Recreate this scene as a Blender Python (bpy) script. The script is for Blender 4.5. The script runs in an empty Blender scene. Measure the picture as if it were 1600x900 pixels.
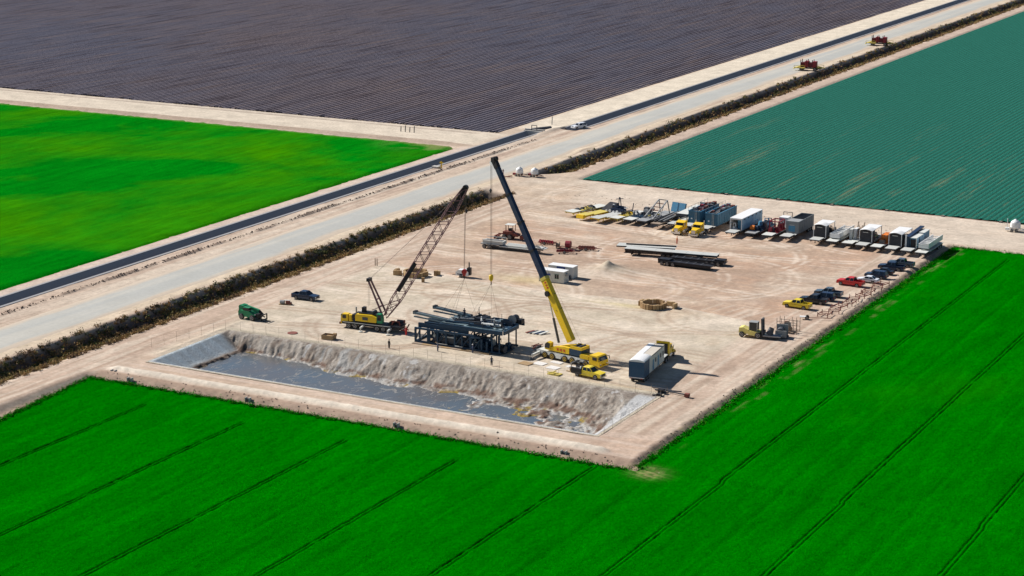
import bpy, bmesh, math, random
import numpy as np
from mathutils import Vector, Matrix
R = math.radians
rnd = random.Random(7)
S = bpy.context.scene
COL = S.collection

# ---------------------------------------------------------------- camera, world, sun, exposure
CAM_H = 105.0; FOC = 3150.0; YAW = R(28.2); PITCH = math.atan(790/3150.0)
cd = bpy.data.cameras.new('camera'); cam = bpy.data.objects.new('camera', cd); COL.objects.link(cam)
cam.location = (190, -350, CAM_H)
cam.rotation_euler = (math.pi/2-PITCH, 0, YAW)
cd.sensor_width = 36; cd.lens = FOC/1600*36
cd.clip_start = 1; cd.clip_end = 20000
S.camera = cam
SUN_EL = R(37); SUN_DIR = Vector((-math.cos(SUN_EL)*0.998, math.cos(SUN_EL)*0.06, math.sin(SUN_EL)))   # towards the sun
w = bpy.data.worlds.new('World'); S.world = w; w.use_nodes = True
nt = w.node_tree; nt.nodes.clear()
sky = nt.nodes.new('ShaderNodeTexSky'); sky.sky_type = 'NISHITA'; sky.sun_disc = False
sky.ozone_density = 4.; sky.dust_density = .2; sky.sun_elevation = SUN_EL; sky.sun_rotation = math.atan2(SUN_DIR.x, SUN_DIR.y)
bg = nt.nodes.new('ShaderNodeBackground'); bg.inputs[1].default_value = 0.05
wo = nt.nodes.new('ShaderNodeOutputWorld')
nt.links.new(sky.outputs[0], bg.inputs[0]); nt.links.new(bg.outputs[0], wo.inputs[0])
ld = bpy.data.lights.new('sun', 'SUN'); ld.energy = 5.0; ld.angle = R(0.5); ld.color = (1, 0.95, 0.90)
sun = bpy.data.objects.new('sun', ld); COL.objects.link(sun)
sun.rotation_euler = SUN_DIR.to_track_quat('Z', 'Y').to_euler(); sun.location = (0, 0, 200)
S.view_settings.view_transform = 'Standard'; S.view_settings.look = 'None'
S.view_settings.exposure = 0.50; S.view_settings.gamma = 1; S.view_settings.use_curve_mapping = False

def G(px, py, z=0):
    """the point of the place at height z seen at a survey mark of the photograph"""
    u = (px-800)/FOC; v = (py-450)/FOC
    t = (CAM_H-z)/(math.sin(PITCH)+v*math.cos(PITCH)); r = u*t; f = (math.cos(PITCH)-v*math.sin(PITCH))*t
    return Vector((r*math.cos(YAW)-f*math.sin(YAW)+190, r*math.sin(YAW)+f*math.cos(YAW)-350, z))

# ---------------------------------------------------------------- materials
def nodes(name):
    m = bpy.data.materials.new(name); m.use_nodes = True
    n = m.node_tree; b = n.nodes['Principled BSDF']; return m, n, b
def N(n, typ, **kw):
    x = n.nodes.new(typ)
    for k, v in kw.items():
        if k.startswith('i_'):
            k = k[2:]; x.inputs[int(k) if k.isdigit() else k].default_value = v
        else: setattr(x, k, v)
    return x
def mixc(n, a, b, fac, mode='MIX'):
    x = N(n, 'ShaderNodeMix', data_type='RGBA', blend_type=mode)
    for i, v in ((6, a), (7, b)):
        if isinstance(v, tuple): x.inputs[i].default_value = (*v[:3], 1)
        else: n.links.new(v, x.inputs[i])
    if isinstance(fac, (int, float)): x.inputs[0].default_value = fac
    else: n.links.new(fac, x.inputs[0])
    return x.outputs[2]
def ramp(n, src, lo, hi, a=0., b=1.):
    x = N(n, 'ShaderNodeMapRange'); x.inputs[1].default_value = lo; x.inputs[2].default_value = hi
    x.inputs[3].default_value = a; x.inputs[4].default_value = b; n.links.new(src, x.inputs[0]); return x.outputs[0]
def coords(n, scale=(1, 1, 1), rot=0, obj=False):
    if obj: src = N(n, 'ShaderNodeTexCoord').outputs['Object']
    else: src = N(n, 'ShaderNodeNewGeometry').outputs['Position']
    m = N(n, 'ShaderNodeMapping'); m.inputs['Scale'].default_value = scale; m.inputs['Rotation'].default_value = (0, 0, rot)
    n.links.new(src, m.inputs[0]); return m.outputs[0]
def noise(n, co, s, det=4, rough=.6, dist=0.):
    x = N(n, 'ShaderNodeTexNoise'); x.inputs['Scale'].default_value = s; x.inputs['Detail'].default_value = det
    x.inputs['Roughness'].default_value = rough; x.inputs['Distortion'].default_value = dist
    n.links.new(co, x.inputs['Vector']); return x.outputs[0]
def bump(n, b, h, dist, st=1.):
    x = N(n, 'ShaderNodeBump'); x.inputs['Strength'].default_value = st; x.inputs['Distance'].default_value = dist
    n.links.new(h, x.inputs['Height']); n.links.new(x.outputs[0], b.inputs['Normal'])
_paint = {}
def paint(c, rough=.5, metal=0., dirt=.25, name=None):
    key = (c, rough, metal, dirt)
    if key in _paint: return _paint[key]
    m, n, b = nodes(name or 'paint')
    co = coords(n, obj=True)
    f = ramp(n, noise(n, co, 1.3, 6, .7), .45, .75)
    dusty = mixc(n, c, (.36, .29, .22), f)
    x = mixc(n, c, dusty, dirt)
    f2 = ramp(n, noise(n, co, 9, 3, .6), .3, .7, .86, 1.08)
    v = N(n, 'ShaderNodeHueSaturation'); n.links.new(x, v.inputs['Color']); n.links.new(f2, v.inputs['Value'])
    n.links.new(v.outputs[0], b.inputs['Base Color'])
    r = ramp(n, f, 0, 1, rough, min(1, rough+.3)); n.links.new(r, b.inputs['Roughness'])
    b.inputs['Metallic'].default_value = metal; b.inputs['Specular IOR Level'].default_value = .35 if rough > .35 else .5
    _paint[key] = m; return m
YEL = paint((.80, .52, .015), .4, 0, .12, 'yellow_paint'); PYEL = paint((.78, .60, .03), .35, 0, .08, 'lemon_car_paint'); PALY = paint((.80, .68, .20), .5, 0, .12, 'straw_yellow_paint'); YEL2 = paint((.62, .50, .10), .5, 0, .3, 'pale_yellow_paint')
BLK = paint((.012, .012, .016), .5, 0, .06, 'black_paint'); RUB = paint((.025, .024, .024), .85, 0, .25, 'rubber')
RIMY = paint((.70, .45, .03), .5, 0, .2, 'yellow_rim'); RIMG = paint((.45, .45, .46), .35, .4, .2, 'alloy_rim')
WHT = paint((.78, .78, .76), .45, 0, .10, 'white_paint'); OFFW = paint((.62, .63, .58), .6, 0, .2, 'cream_metal')
GRY = paint((.30, .31, .31), .55, 0, .3, 'grey_steel'); LGR = paint((.50, .51, .48), .6, 0, .3, 'pale_deck_steel')
DGR = paint((.065, .072, .085), .6, 0, .2, 'dark_steel'); BLU = paint((.008, .042, .085), .5, 0, .10, 'blue_steel')
BLU2 = paint((.07, .25, .40), .5, 0, .2, 'light_blue_steel'); TNK = paint((.045, .15, .23), .5, 0, .22, 'tank_blue_steel')
NAVY = paint((.008, .022, .06), .3, 0, .04, 'navy_boom_paint'); DECKB = paint((.17, .25, .28), .55, 0, .35, 'blue_grey_deck')
RED = paint((.55, .02, .02), .35, 0, .08, 'red_paint'); RUST = paint((.20, .055, .04), .8, 0, .25, 'rust_red_steel')
MARN = paint((.25, .015, .03), .5, 0, .15, 'maroon_paint'); ORG = paint((.75, .20, .02), .5, 0, .15, 'orange_paint')
GRN = paint((.01, .22, .09), .4, 0, .12, 'green_paint'); WOOD = paint((.36, .24, .12), .85, 0, .3, 'wood')
STRW = paint((.44, .30, .15), .9, 0, .25, 'straw'); STRW2 = paint((.33, .21, .10), .9, 0, .25, 'brown_straw')
CRB = paint((.30, .23, .17), .7, 0, .3, 'grey_brown_steel'); CONC = paint((.50, .48, .44), .85, 0, .3, 'concrete')
MAR2 = paint((.10, .006, .015), .6, 0, .1, 'dark_maroon'); WIRE = paint((.12, .09, .08), .6, .3, .1, 'wire_rope'); LATT = paint((.19, .095, .105), .55, 0, .15, 'lattice_steel')
SIGN = paint((.02, .05, .25), .5, 0, .05, 'blue_sign'); CHR = paint((.6, .6, .6), .2, .8, .1, 'chrome')
LAMP = paint((.8, .8, .75), .15, 0, .0, 'headlight_glass'); TAIL = paint((.35, .01, .01), .25, 0, .0, 'tail_light_glass')
SKIN = paint((.35, .2, .13), .6, 0, 0., 'skin'); DENIM = paint((.03, .045, .09), .9, 0, .1, 'dark_clothes')
CARB = paint((.015, .035, .08), .22, .1, .06, 'dark_blue_car_paint'); CARK = paint((.02, .025, .035), .22, .1, .06, 'black_car_paint')
CARG = paint((.08, .12, .16), .25, .1, .08, 'slate_car_paint'); CARW = paint((.75, .77, .80), .25, 0, .05, 'white_car_paint')
m, n, b = nodes('window_glass'); b.inputs['Base Color'].default_value = (.012, .018, .025, 1); b.inputs['Roughness'].default_value = .08
GLASS = m

# ---------------------------------------------------------------- mesh building
class MB:
    def __init__(s): s.v = []; s.f = []
    def add(s, vs, fs):
        k = len(s.v); s.v += [tuple(v) for v in vs]; s.f += [tuple(i+k for i in f) for f in fs]; return s
    def box(s, x0, x1, y0, y1, z0, z1):
        return s.add([(x, y, z) for z in (z0, z1) for y in (y0, y1) for x in (x0, x1)],
                     [(0, 2, 3, 1), (4, 5, 7, 6), (0, 1, 5, 4), (2, 6, 7, 3), (0, 4, 6, 2), (1, 3, 7, 5)])
    def frust(s, a, b, z0, z1):      # a, b = (x0,x1,y0,y1) at bottom and at top
        return s.add([(x, y, z) for (r, z) in ((a, z0), (b, z1)) for y in r[2:] for x in r[:2]],
                     [(0, 2, 3, 1), (4, 5, 7, 6), (0, 1, 5, 4), (2, 6, 7, 3), (0, 4, 6, 2), (1, 3, 7, 5)])
    def beam(s, p, q, w, h=None):
        p = Vector(p); q = Vector(q); h = h or w; d = (q-p)
        if d.length < 1e-6: return s
        d.normalize(); up = Vector((0, 0, 1)) if abs(d.z) < .95 else Vector((0, 1, 0))
        a = d.cross(up).normalized(); c = a.cross(d).normalized(); a *= w/2; c *= h/2
        vs = [p-a-c, p+a-c, p+a+c, p-a+c, q-a-c, q+a-c, q+a+c, q-a+c]
        return s.add(vs, [(3, 2, 1, 0), (4, 5, 6, 7), (0, 1, 5, 4), (1, 2, 6, 5), (2, 3, 7, 6), (3, 0, 4, 7)])
    def cyl(s, p, q, r, r2=None, n=12, cap=True):
        p = Vector(p); q = Vector(q); r2 = r if r2 is None else r2; d = (q-p).normalized()
        up = Vector((0, 0, 1)) if abs(d.z) < .95 else Vector((0, 1, 0))
        a = d.cross(up).normalized(); c = a.cross(d).normalized()
        vs = [p+(a*math.cos(2*math.pi*i/n)+c*math.sin(2*math.pi*i/n))*r for i in range(n)]
        vs += [q+(a*math.cos(2*math.pi*i/n)+c*math.sin(2*math.pi*i/n))*r2 for i in range(n)]
        fs = [(i, (i+1) % n, n+(i+1) % n, n+i) for i in range(n)]
        if cap: fs += [tuple(range(n-1, -1, -1)), tuple(range(n, 2*n))]
        return s.add(vs, fs)
    def lathe(s, p, d, prof, n=14):   # prof = [(along, radius)]
        p = Vector(p); d = Vector(d).normalized(); up = Vector((0, 0, 1)) if abs(d.z) < .95 else Vector((0, 1, 0))
        a = d.cross(up).normalized(); c = a.cross(d).normalized(); vs = []
        for (t, r) in prof: vs += [p+d*t+(a*math.cos(2*math.pi*i/n)+c*math.sin(2*math.pi*i/n))*r for i in range(n)]
        fs = [(k*n+i, k*n+(i+1) % n, (k+1)*n+(i+1) % n, (k+1)*n+i) for k in range(len(prof)-1) for i in range(n)]
        fs += [tuple(range(n-1, -1, -1)), tuple(range((len(prof)-1)*n, len(prof)*n))]
        return s.add(vs, fs)
    def prism(s, pts, y0, y1):        # outline in x,z extruded over y
        n = len(pts)
        return s.add([(x, y0, z) for x, z in pts]+[(x, y1, z) for x, z in pts],
                     [(i, n+i, n+(i+1) % n, (i+1) % n) for i in range(n)]+[tuple(range(n)), tuple(range(2*n-1, n-1, -1))])
    def prismx(s, pts, x0, x1):       # outline in y,z extruded over x
        n = len(pts)
        return s.add([(x0, y, z) for y, z in pts]+[(x1, y, z) for y, z in pts],
                     [(i, (i+1) % n, n+(i+1) % n, n+i) for i in range(n)]+[tuple(range(n-1, -1, -1)), tuple(range(n, 2*n))])
    def mesh(s, name, mat, smooth=False):
        me = bpy.data.meshes.new(name); me.from_pydata(s.v, [], s.f); me.materials.append(mat)
        bm = bmesh.new(); bm.from_mesh(me); bmesh.ops.recalc_face_normals(bm, faces=bm.faces[:]); bm.to_mesh(me); bm.free()
        if smooth:
            for p in me.polygons: p.use_smooth = True
        return me
def link(name, me, parent=None):
    o = bpy.data.objects.new(name, me); COL.objects.link(o); o.parent = parent; return o
class T:
    """a thing: an Empty at its base with its parts as children"""
    def __init__(s, name, label, cat, x=0, y=0, rz=0, group=None, z=0):
        s.o = bpy.data.objects.new(name, None); COL.objects.link(s.o); s.o.empty_display_size = .3
        s.o.location = (x, y, z); s.o.rotation_euler = (0, 0, rz)
        s.o['label'] = label; s.o['category'] = cat
        if group: s.o['group'] = group
    def add(s, name, mb, mat, parent=None, smooth=False): return link(name, mb.mesh(name, mat, smooth), parent or s.o)
    def box(s, name, mat, *bs, parent=None):
        first = None                     # separate pieces are separate parts
        for b_ in bs: o = s.add(name, MB().box(*b_), mat, parent); first = first or o
        return first
    def beams(s, name, mat, w, segs, parent=None):
        first = None
        for p, q in segs: o = s.add(name, MB().beam(p, q, w), mat, parent); first = first or o
        return first
    def cyl(s, name, mat, p, q, r, r2=None, parent=None, n=12): return s.add(name, MB().cyl(p, q, r, r2, n), mat, parent)
def copy_tree(o, parent=None):
    kids = list(o.children); c = o.copy(); COL.objects.link(c); c.parent = parent
    for k in kids: copy_tree(k, c)
    return c
def clone(t, label, x, y, rz=0, z=0, group=None):
    c = copy_tree(t.o); c.location = (x, y, z); c.rotation_euler = (0, 0, rz); c['label'] = label
    if group: c['group'] = group
    return c
def solo(name, mb, mat, label, cat, x=0, y=0, rz=0, group=None, z=0, smooth=False):
    o = link(name, mb.mesh(name, mat, smooth)); o.location = (x, y, z); o.rotation_euler = (0, 0, rz)
    o['label'] = label; o['category'] = cat
    if group: o['group'] = group
    return o
_wh = {}
def wheel(t, x, y, r, w, rim, parent=None, z=None):
    """one wheel, axle along y, outer face away from y = 0"""
    sg = 1 if y >= 0 else -1; key = (r, w, rim.name, sg)
    if key not in _wh:
        a = MB().lathe((0, -w/2, 0), (0, 1, 0), [(0, r*.62), (.02*w, r*.9), (.15*w, r), (.85*w, r), (.98*w, r*.9), (w, r*.62)], 16)
        e = sg*w/2
        b_ = MB().lathe((0, e-sg*.02, 0), (0, sg, 0), [(0, r*.6), (.035, r*.6), (.035, r*.48), (-.04, r*.42), (-.04, r*.2), (.05, r*.16)], 12)
        _wh[key] = (a.mesh('wheel', RUB, True), b_.mesh('rim', rim))
    a, b_ = _wh[key]
    o = link('wheel', a, parent or t.o); o.location = (x, y, r if z is None else z); q = link('rim', b_, o); return o

# ---------------------------------------------------------------- numpy helpers
def vnoise(x, y, s, seed=0):
    rs = np.random.RandomState(seed); tab = rs.rand(256, 256).astype(np.float32)
    X = x/s; Y = y/s; xi = np.floor(X).astype(int); yi = np.floor(Y).astype(int); fx = X-xi; fy = Y-yi
    fx = fx*fx*(3-2*fx); fy = fy*fy*(3-2*fy); a = lambda i, j: tab[(xi+i) % 256, (yi+j) % 256]
    return (a(0, 0)*(1-fx)*(1-fy)+a(1, 0)*fx*(1-fy)+a(0, 1)*(1-fx)*fy+a(1, 1)*fx*fy)
def fbm(x, y, s, seed=0, o=4):
    t = 0; a = 1; k = 0
    for i in range(o): t = t+a*vnoise(x, y, s, seed+i); k += a; s = s/2.1; a *= .55
    return t/k
def sst(a, b_, x): t = np.clip((x-a)/(b_-a), 0, 1); return t*t*(3-2*t)
def grid(name, xs, ys, hf, mat, cf=None, keep=None, smooth=True):
    X, Y = np.meshgrid(xs, ys); Z = hf(X, Y)
    nx, ny = len(xs), len(ys); v = np.stack([X, Y, Z], -1).reshape(-1, 3).astype(np.float32)
    i = np.arange(nx-1)[None, :]+np.arange(ny-1)[:, None]*nx
    q = np.stack([i, i+1, i+nx+1, i+nx], -1).reshape(-1, 4)
    if keep is not None:
        cx = (X[:-1, :-1]+X[1:, 1:])/2; cy = (Y[:-1, :-1]+Y[1:, 1:])/2; q = q[keep(cx, cy).reshape(-1)]
    me = bpy.data.meshes.new(name); me.vertices.add(len(v)); me.vertices.foreach_set('co', v.ravel())
    me.loops.add(q.size); me.polygons.add(len(q)); me.loops.foreach_set('vertex_index', q.ravel().astype(np.int32))
    me.polygons.foreach_set('loop_start', np.arange(0, q.size, 4, dtype=np.int32))
    if smooth: me.polygons.foreach_set('use_smooth', np.ones(len(q), bool))
    me.update(calc_edges=True); me.materials.append(mat)
    if cf is not None:
        c = cf(X, Y, Z).reshape(-1, 3); at = me.attributes.new('Col', 'FLOAT_COLOR', 'POINT')
        at.data.foreach_set('color', np.concatenate([c, np.ones((len(c), 1))], 1).astype(np.float32).ravel())
    return link(name, me)
def steps(*segs):
    out = []
    for a, b_, d in segs: out += list(np.linspace(a, b_, max(1, int(round((b_-a)/d))), endpoint=False))
    return np.array(out+[segs[-1][1]])

# ---------------------------------------------------------------- terrain
def attr_mat(name, rough=.95, amp=.22, s1=1.1, s2=.16, bd=.06, bs=2.2):
    m, n, b = nodes(name); a = N(n, 'ShaderNodeVertexColor'); a.layer_name = 'Col'
    co = coords(n); f = ramp(n, noise(n, co, s1, 8, .7, .3), .28, .72, 1-amp, 1+amp)
    g = ramp(n, noise(n, co, s2, 5, .6, .6), .3, .7, 1-amp*.6, 1+amp*.6)
    mm = N(n, 'ShaderNodeMath', operation='MULTIPLY'); n.links.new(f, mm.inputs[0]); n.links.new(g, mm.inputs[1])
    v = N(n, 'ShaderNodeHueSaturation'); n.links.new(a.outputs[0], v.inputs['Color']); n.links.new(mm.outputs[0], v.inputs['Value'])
    n.links.new(v.outputs[0], b.inputs['Base Color']); b.inputs['Roughness'].default_value = rough
    b.inputs['Specular IOR Level'].default_value = 0
    bump(n, b, noise(n, co, bs, 6, .75), bd); return m
DIRT = attr_mat('packed_dirt'); 
def lerp(c, d, t): return c*(1-t[..., None])+np.array(d)*t[..., None]
def band(x, a, b_, s=.6): return sst(a-s, a+s, x)*(1-sst(b_-s, b_+s, x))
def prof(x, pts): return np.interp(x, [p[0] for p in pts], [p[1] for p in pts])
CAN1 = lambda X, Y: (1-sst(197, 201, Y)); CAN2 = lambda X, Y: sst(205, 209, Y)
DIT1 = [(-67, 0), (-65.6, 0), (-63.4, -2.3), (-60, -2.5), (-56.6, -.3), (-55, 0)]
RIDGE = [(-60, 30), (-40, 24), (-22, 20.5), (0, 18.5), (14, 21), (28, 21), (44, 17), (60, 14)]
def hground(X, Y):
    z = (fbm(X, Y, 9, 1)-.5)*.16+(fbm(X, Y, 1.7, 5)-.5)*.07
    flat = band(X, -82.5, -69.5, .8); z = z*(1-flat)-.03*flat
    z += prof(X, [(-98.7, 0), (-98.3, -2.6), (-93.7, -2.6), (-93.3, 0)])*CAN1(X, Y)
    z += prof(X, [(-90.9, 0), (-90.5, -2.6), (-85.5, -2.6), (-85.1, 0)])*CAN2(X, Y)
    wob = (fbm(X*0, Y, 6, 31)-.5)*1.6
    d = prof(X+wob*.7, DIT1); m1 = 1-sst(106, 113, Y+(X+60)*.3); m2 = sst(138, 143, Y-(X+60)*.9)
    z += d*(m1+m2)*(1+(fbm(X, Y, 2.5, 8)-.5)*.3)
    # lower ground under the fields
    z -= .6*sst(62.7, 63.7, X+(fbm(X, Y, 2, 9)-.5)*.8)*(1-sst(103, 105, Y))*sst(-74.6, -72.2, Y)
    z -= .95*(1-sst(-74.6, -72.2, Y+(fbm(X, Y, 2, 10)-.5)))*sst(-47.5, -44.8, X)
    z -= .4*(1-sst(-104, -102.6, X))*(1-sst(163.5, 165.5, Y))
    z -= .35*(1-sst(-106.5, -104, X))*sst(190, 192, Y)
    z -= .45*sst(-50.6, -48.8, X)*sst(134.6, 136, Y)
    # spoil ridges
    n1 = fbm(X, Y, 1.4, 12)
    z += .75*band(Y, -70.3, -68.9, .5)*band(X, -44, 57, 1.2)*(.7+.3*n1)
    z += .22*band(X, 61.7, 62.3, .35)*(1-sst(98, 102, Y))*sst(-72, -66, Y)*sst(.35, .7, n1)
    z += .45*band(X, -89.2, -88.3, .4)*sst(.3, .6, fbm(X*2, Y, 5, 14))*(1-sst(176, 190, Y))
    yr = prof(X, RIDGE); z += .28*np.exp(-((Y-yr)/.55)**2)*band(X, -45, 60, 3)*(.4+n1)
    yd = 133.4; z -= .5*np.exp(-((Y-yd)/.4)**2)*sst(-38, -34, X); z += .3*np.exp(-((Y-yd+1.1)/.5)**2)*sst(-38, -34, X)
    z -= .4*np.exp(-((Y-187.5)/.8)**2)*(1-sst(-112, -108, X)); z += .5*np.exp(-((Y-167.5)/1.)**2)*(1-sst(-110, -104, X))
    z += .35*np.exp(-((X+42.6)/.5)**2)*band(Y, -58, -30, 2)*n1
    z += 2.0*np.exp(-(((X-2.7)/1.8)**2+((Y-44.6)/2.2)**2)**.6)*(.7+.6*n1)
    z += .35*np.exp(-(((X-7)/2.5)**2+((Y-43.5)/1.4)**2))
    # piles of soil by the ditch and the canal gap
    z += .5*np.exp(-(((X+68)/1.6)**2+((Y-176)/4)**2))+.7*np.exp(-(((X+92)/1.5)**2+((Y-203)/7)**2))
    return z
rs = np.random.RandomState(11)
ARCS = []
for i in range(190):
    big = rs.rand() < .45
    if big: r = rs.uniform(60, 300); a0 = rs.choice([-1, 1])*math.pi/2+rs.uniform(-.25, .25)
    else: r = rs.uniform(5, 28); a0 = rs.uniform(-math.pi, math.pi)
    cx, cy = rs.uniform(-52, 62), rs.uniform(-34, 128)
    if big: cx -= r*math.cos(a0); cy -= r*math.sin(a0)
    ARCS.append((cx, cy, r, a0, rs.uniform(.08, .22) if big else rs.uniform(.6, 2.2), rs.uniform(.35, .6), rs.choice([-1, 1, 1])*rs.uniform(.4, 1.)))
def arcs(X, Y):
    t = np.zeros_like(X)
    for cx, cy, r, a0, ha, wd, st in ARCS:
        dx, dy = X-cx, Y-cy; d = np.hypot(dx, dy)-r
        sel = np.abs(d) < 3
        if not sel.any(): continue
        a = (np.arctan2(dy[sel], dx[sel])-a0+math.pi) % (2*math.pi)-math.pi; dd = d[sel]
        k = (np.exp(-((dd-1)/wd)**2)+np.exp(-((dd+1)/wd)**2))*(1-sst(ha*.7, ha, np.abs(a)))
        t[sel] += st*k
    return t
def cground(X, Y, Z):
    n1 = fbm(X, Y, 26, 40); n2 = fbm(X, Y, 5, 44); n3 = fbm(X*1., Y*1., 1.6, 50)
    sx = fbm(X/18, Y, .9, 60); sy = fbm(X, Y/22, .9, 61); sy2 = fbm(X, Y/50, 2.6, 62)
    c = np.ones(X.shape+(3,))*np.array([.46, .37, .285])
    pale = [.56, .485, .39]; red = [.43, .295, .21]; dk = [.33, .25, .19]; br = [.26, .185, .14]; olive = [.40, .35, .22]
    yr = prof(X, RIDGE); inner = band(X, -44, 60, 3)
    north = sst(-1, 1.5, Y-yr)*inner*(1-sst(112, 118, Y))
    c = lerp(c, red, north*sst(.2, .6, n1)*1.)
    c = lerp(c, dk, north*sst(.5, .75, n2)*.4)
    c = lerp(c, [.37, .28, .22], (north*.35+inner*.15)*sst(.5, .68, fbm(X/3, Y, 1.2, 77)))
    south = (1-sst(-1.5, 1, Y-yr))*inner
    c = lerp(c, [.49, .43, .33], south*.7); c = lerp(c, pale, south*sst(.5, .7, n2)*.5)
    c = lerp(c, pale, sst(.5, .75, fbm(X, Y, 14, 70))*.55)
    c = lerp(c, [.55, .42, .30], sst(.6, .8, fbm(X, Y, 11, 71))*.4)
    t = arcs(X, Y)*band(X, -54, 62, 2)*band(Y, -36, 132, 2)
    c = lerp(c, [.36, .265, .195], np.clip(t, 0, 1)*.75); c = lerp(c, [.62, .53, .43], np.clip(-t, 0, 1)*.75)
    # worn patches of the north yard
    c = lerp(c, dk, np.exp(-(((X-38)/15)**2+((Y-50)/11)**2))*sst(.42, .7, fbm(X/2.2, Y, 1.6, 72))*.6)
    c = lerp(c, dk, np.exp(-(((X+20)/16)**2+((Y-27)/5)**2))*sst(.4, .7, fbm(X/3, Y, 1.4, 73))*.6)
    c = lerp(c, [.50, .40, .21], np.exp(-(((X+8)/8)**2+((Y-27)/3.5)**2))*.6)
    c = lerp(c, dk, np.exp(-(((X+14)/7)**2+((Y-56)/5)**2))*.5)
    c = lerp(c, [.33, .29, .22], np.exp(-(((X-3.5)/4)**2+((Y-43.8)/2.6)**2))*.8)
    c = lerp(c, [.52, .41, .22], np.exp(-(((X-44)/9)**2+((Y+37.5)/2)**2))*.6)
    c = lerp(c, [.50, .42, .22], np.exp(-(((X-20)/7)**2+((Y-17)/1.5)**2))*.6)
    c = lerp(c, pale, .6*np.exp(-((Y-yr)/.6)**2)*band(X, -45, 60, 3))
    for k in range(9): c = lerp(c, pale, .5*np.exp(-((X-36-k*2.6-(Y-24)*.25)/.35)**2)*band(Y, 21, 28, 1))
    # roads round the yard
    ns = np.maximum(band(X, -56, -45, 1.5), band(X, 51, 61.5, 2))*(1-sst(96, 104, Y))
    c = lerp(c, [.44, .34, .27], ns*.7); c = lerp(c, pale, ns*sst(.42, .6, sy)*.85); c = lerp(c, dk, ns*sst(.5, .66, fbm(X, Y/30, .8, 64))*.75); c = lerp(c, red, ns*.25)
    ew = band(Y, -72, -59, 1.5)*sst(-46, -43, X); c = lerp(c, [.44, .32, .24], ew*.7); c = lerp(c, [.52, .42, .34], ew*sst(.45, .65, sx)*.6); c = lerp(c, [.38, .27, .20], ew*sst(.6, .8, fbm(X/30, Y, .7, 63))*.5)
    rg = 54-(Y+70)*0; c = lerp(c, [.62, .55, .45], band(Y, -70.6, -68.7, .5)*band(X, -45, 57, 1.)*.95)
    c = lerp(c, [.30, .215, .16], (1-sst(-71.6, -70.8, Y))*sst(-47, -44, X)*(1-sst(62, 64, X))*(.75+.25*n3))
    c = lerp(c, br, band(X, 62.4, 66, .3)*(1-sst(102, 106, Y))*.9*(.6+n3*.5))  # brown edge slope, its shade painted in as a darker strip
    c = lerp(c, [.42, .36, .2], band(X, 62.5, 66, .5)*(1-sst(100, 104, Y))*sst(.5, .7, n3)*.5)
    nroad = band(Y, 106, 131.5, 1.5)*sst(-45, -35, X); c = lerp(c, [.54, .46, .37], nroad*(.55+.3*sst(.3, .7, sx)))
    c = lerp(c, [.36, .27, .21], band(Y, 132.2, 140, .4)*sst(-44, -36, X)*.8)
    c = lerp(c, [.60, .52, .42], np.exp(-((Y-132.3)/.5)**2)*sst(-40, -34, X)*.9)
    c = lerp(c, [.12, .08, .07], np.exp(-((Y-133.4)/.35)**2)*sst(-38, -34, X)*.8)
    # strips between canal, road and ditch
    mid = band(X, -93, -66, .8)
    c = lerp(c, [.46, .36, .28], mid*.7); c = lerp(c, [.36, .27, .21], mid*sst(.5, .64, sy)*.8); c = lerp(c, pale, mid*sst(.55, .75, sy2)*.6)
    c = lerp(c, [.24, .17, .13], band(X, -89.6, -88.0, .5)*sst(.35, .6, fbm(X*2, Y, 5, 14))*(1-sst(176, 190, Y))*.8)
    c = lerp(c, [.56, .47, .34], band(X, -70.5, -66.5, .7)*.6*(1-sst(.55, .8, sy)))
    c = lerp(c, [.60, .53, .42], band(X, -104, -91, .8)*sst(198, 206, Y)*.9)
    c = lerp(c, [.50, .41, .34], band(X, -104, -98, .8)*(1-sst(160, 170, Y))*.9)
    c = lerp(c, [.36, .27, .2], band(X, -104.5, -102.4, .4)*(1-sst(160, 170, Y))*.7)
    c = lerp(c, [.56, .49, .39], (1-sst(-104, -98, X))*band(Y, 168, 190, 1.2)*(.7+.3*sx))
    c = lerp(c, [.34, .26, .20], (1-sst(-104, -100, X))*band(Y, 164.6, 168.3, .5)*.75)
    c = lerp(c, [.20, .15, .12], np.exp(-((Y-187.5)/.7)**2)*(1-sst(-112, -108, X))*.8)
    c = lerp(c, [.44, .34, .27], band(X, -56, -49.4, .7)*sst(140, 144, Y)*.85)
    di = sst(.25, 1.2, -Z)*band(X, -67, -55, .4); c = lerp(c, [.10, .08, .07], di*.9)  # ditch darkened with depth, shade of its wall painted into the ground
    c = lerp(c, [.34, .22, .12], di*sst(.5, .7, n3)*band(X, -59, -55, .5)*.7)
    return np.clip(c*(1+(n3[..., None]-.5)*.22), 0, 1)
xs = steps((-7000, -800, 600), (-800, -330, 60), (-330, -112, 6), (-112, 68, .45), (68, 200, 6), (200, 7000, 500))
ys = steps((-2500, -240, 200), (-240, -100, 1.5), (-100, 140, .55), (140, 214, .8), (214, 760, 3), (760, 9000, 300))
PX0, PX1, PY0, PY1 = -41.4, 52.6, -63.6, -36.2
def gkeep(x, y):
    k = ~((x > PX0+.6) & (x < PX1-.6) & (y > PY0+.6) & (y < PY1-.6))
    k &= ~((x > 68) & (x < 260) & (y < 98) & (y > -230)); k &= ~((x > -40) & (x < 260) & (y < -80) & (y > -230))
    k &= ~((x > -40) & (y > 142) & (y < 700) & (x < 260)); k &= ~((x < -110) & (y > 196) & (y < 1200) & (x > -760))
    k &= ~((x < -110) & (x > -330) & (y < 158) & (y > -170))
    return k
o = grid('ground', xs, ys, hground, DIRT, cground, gkeep); o['kind'] = 'structure'

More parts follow.
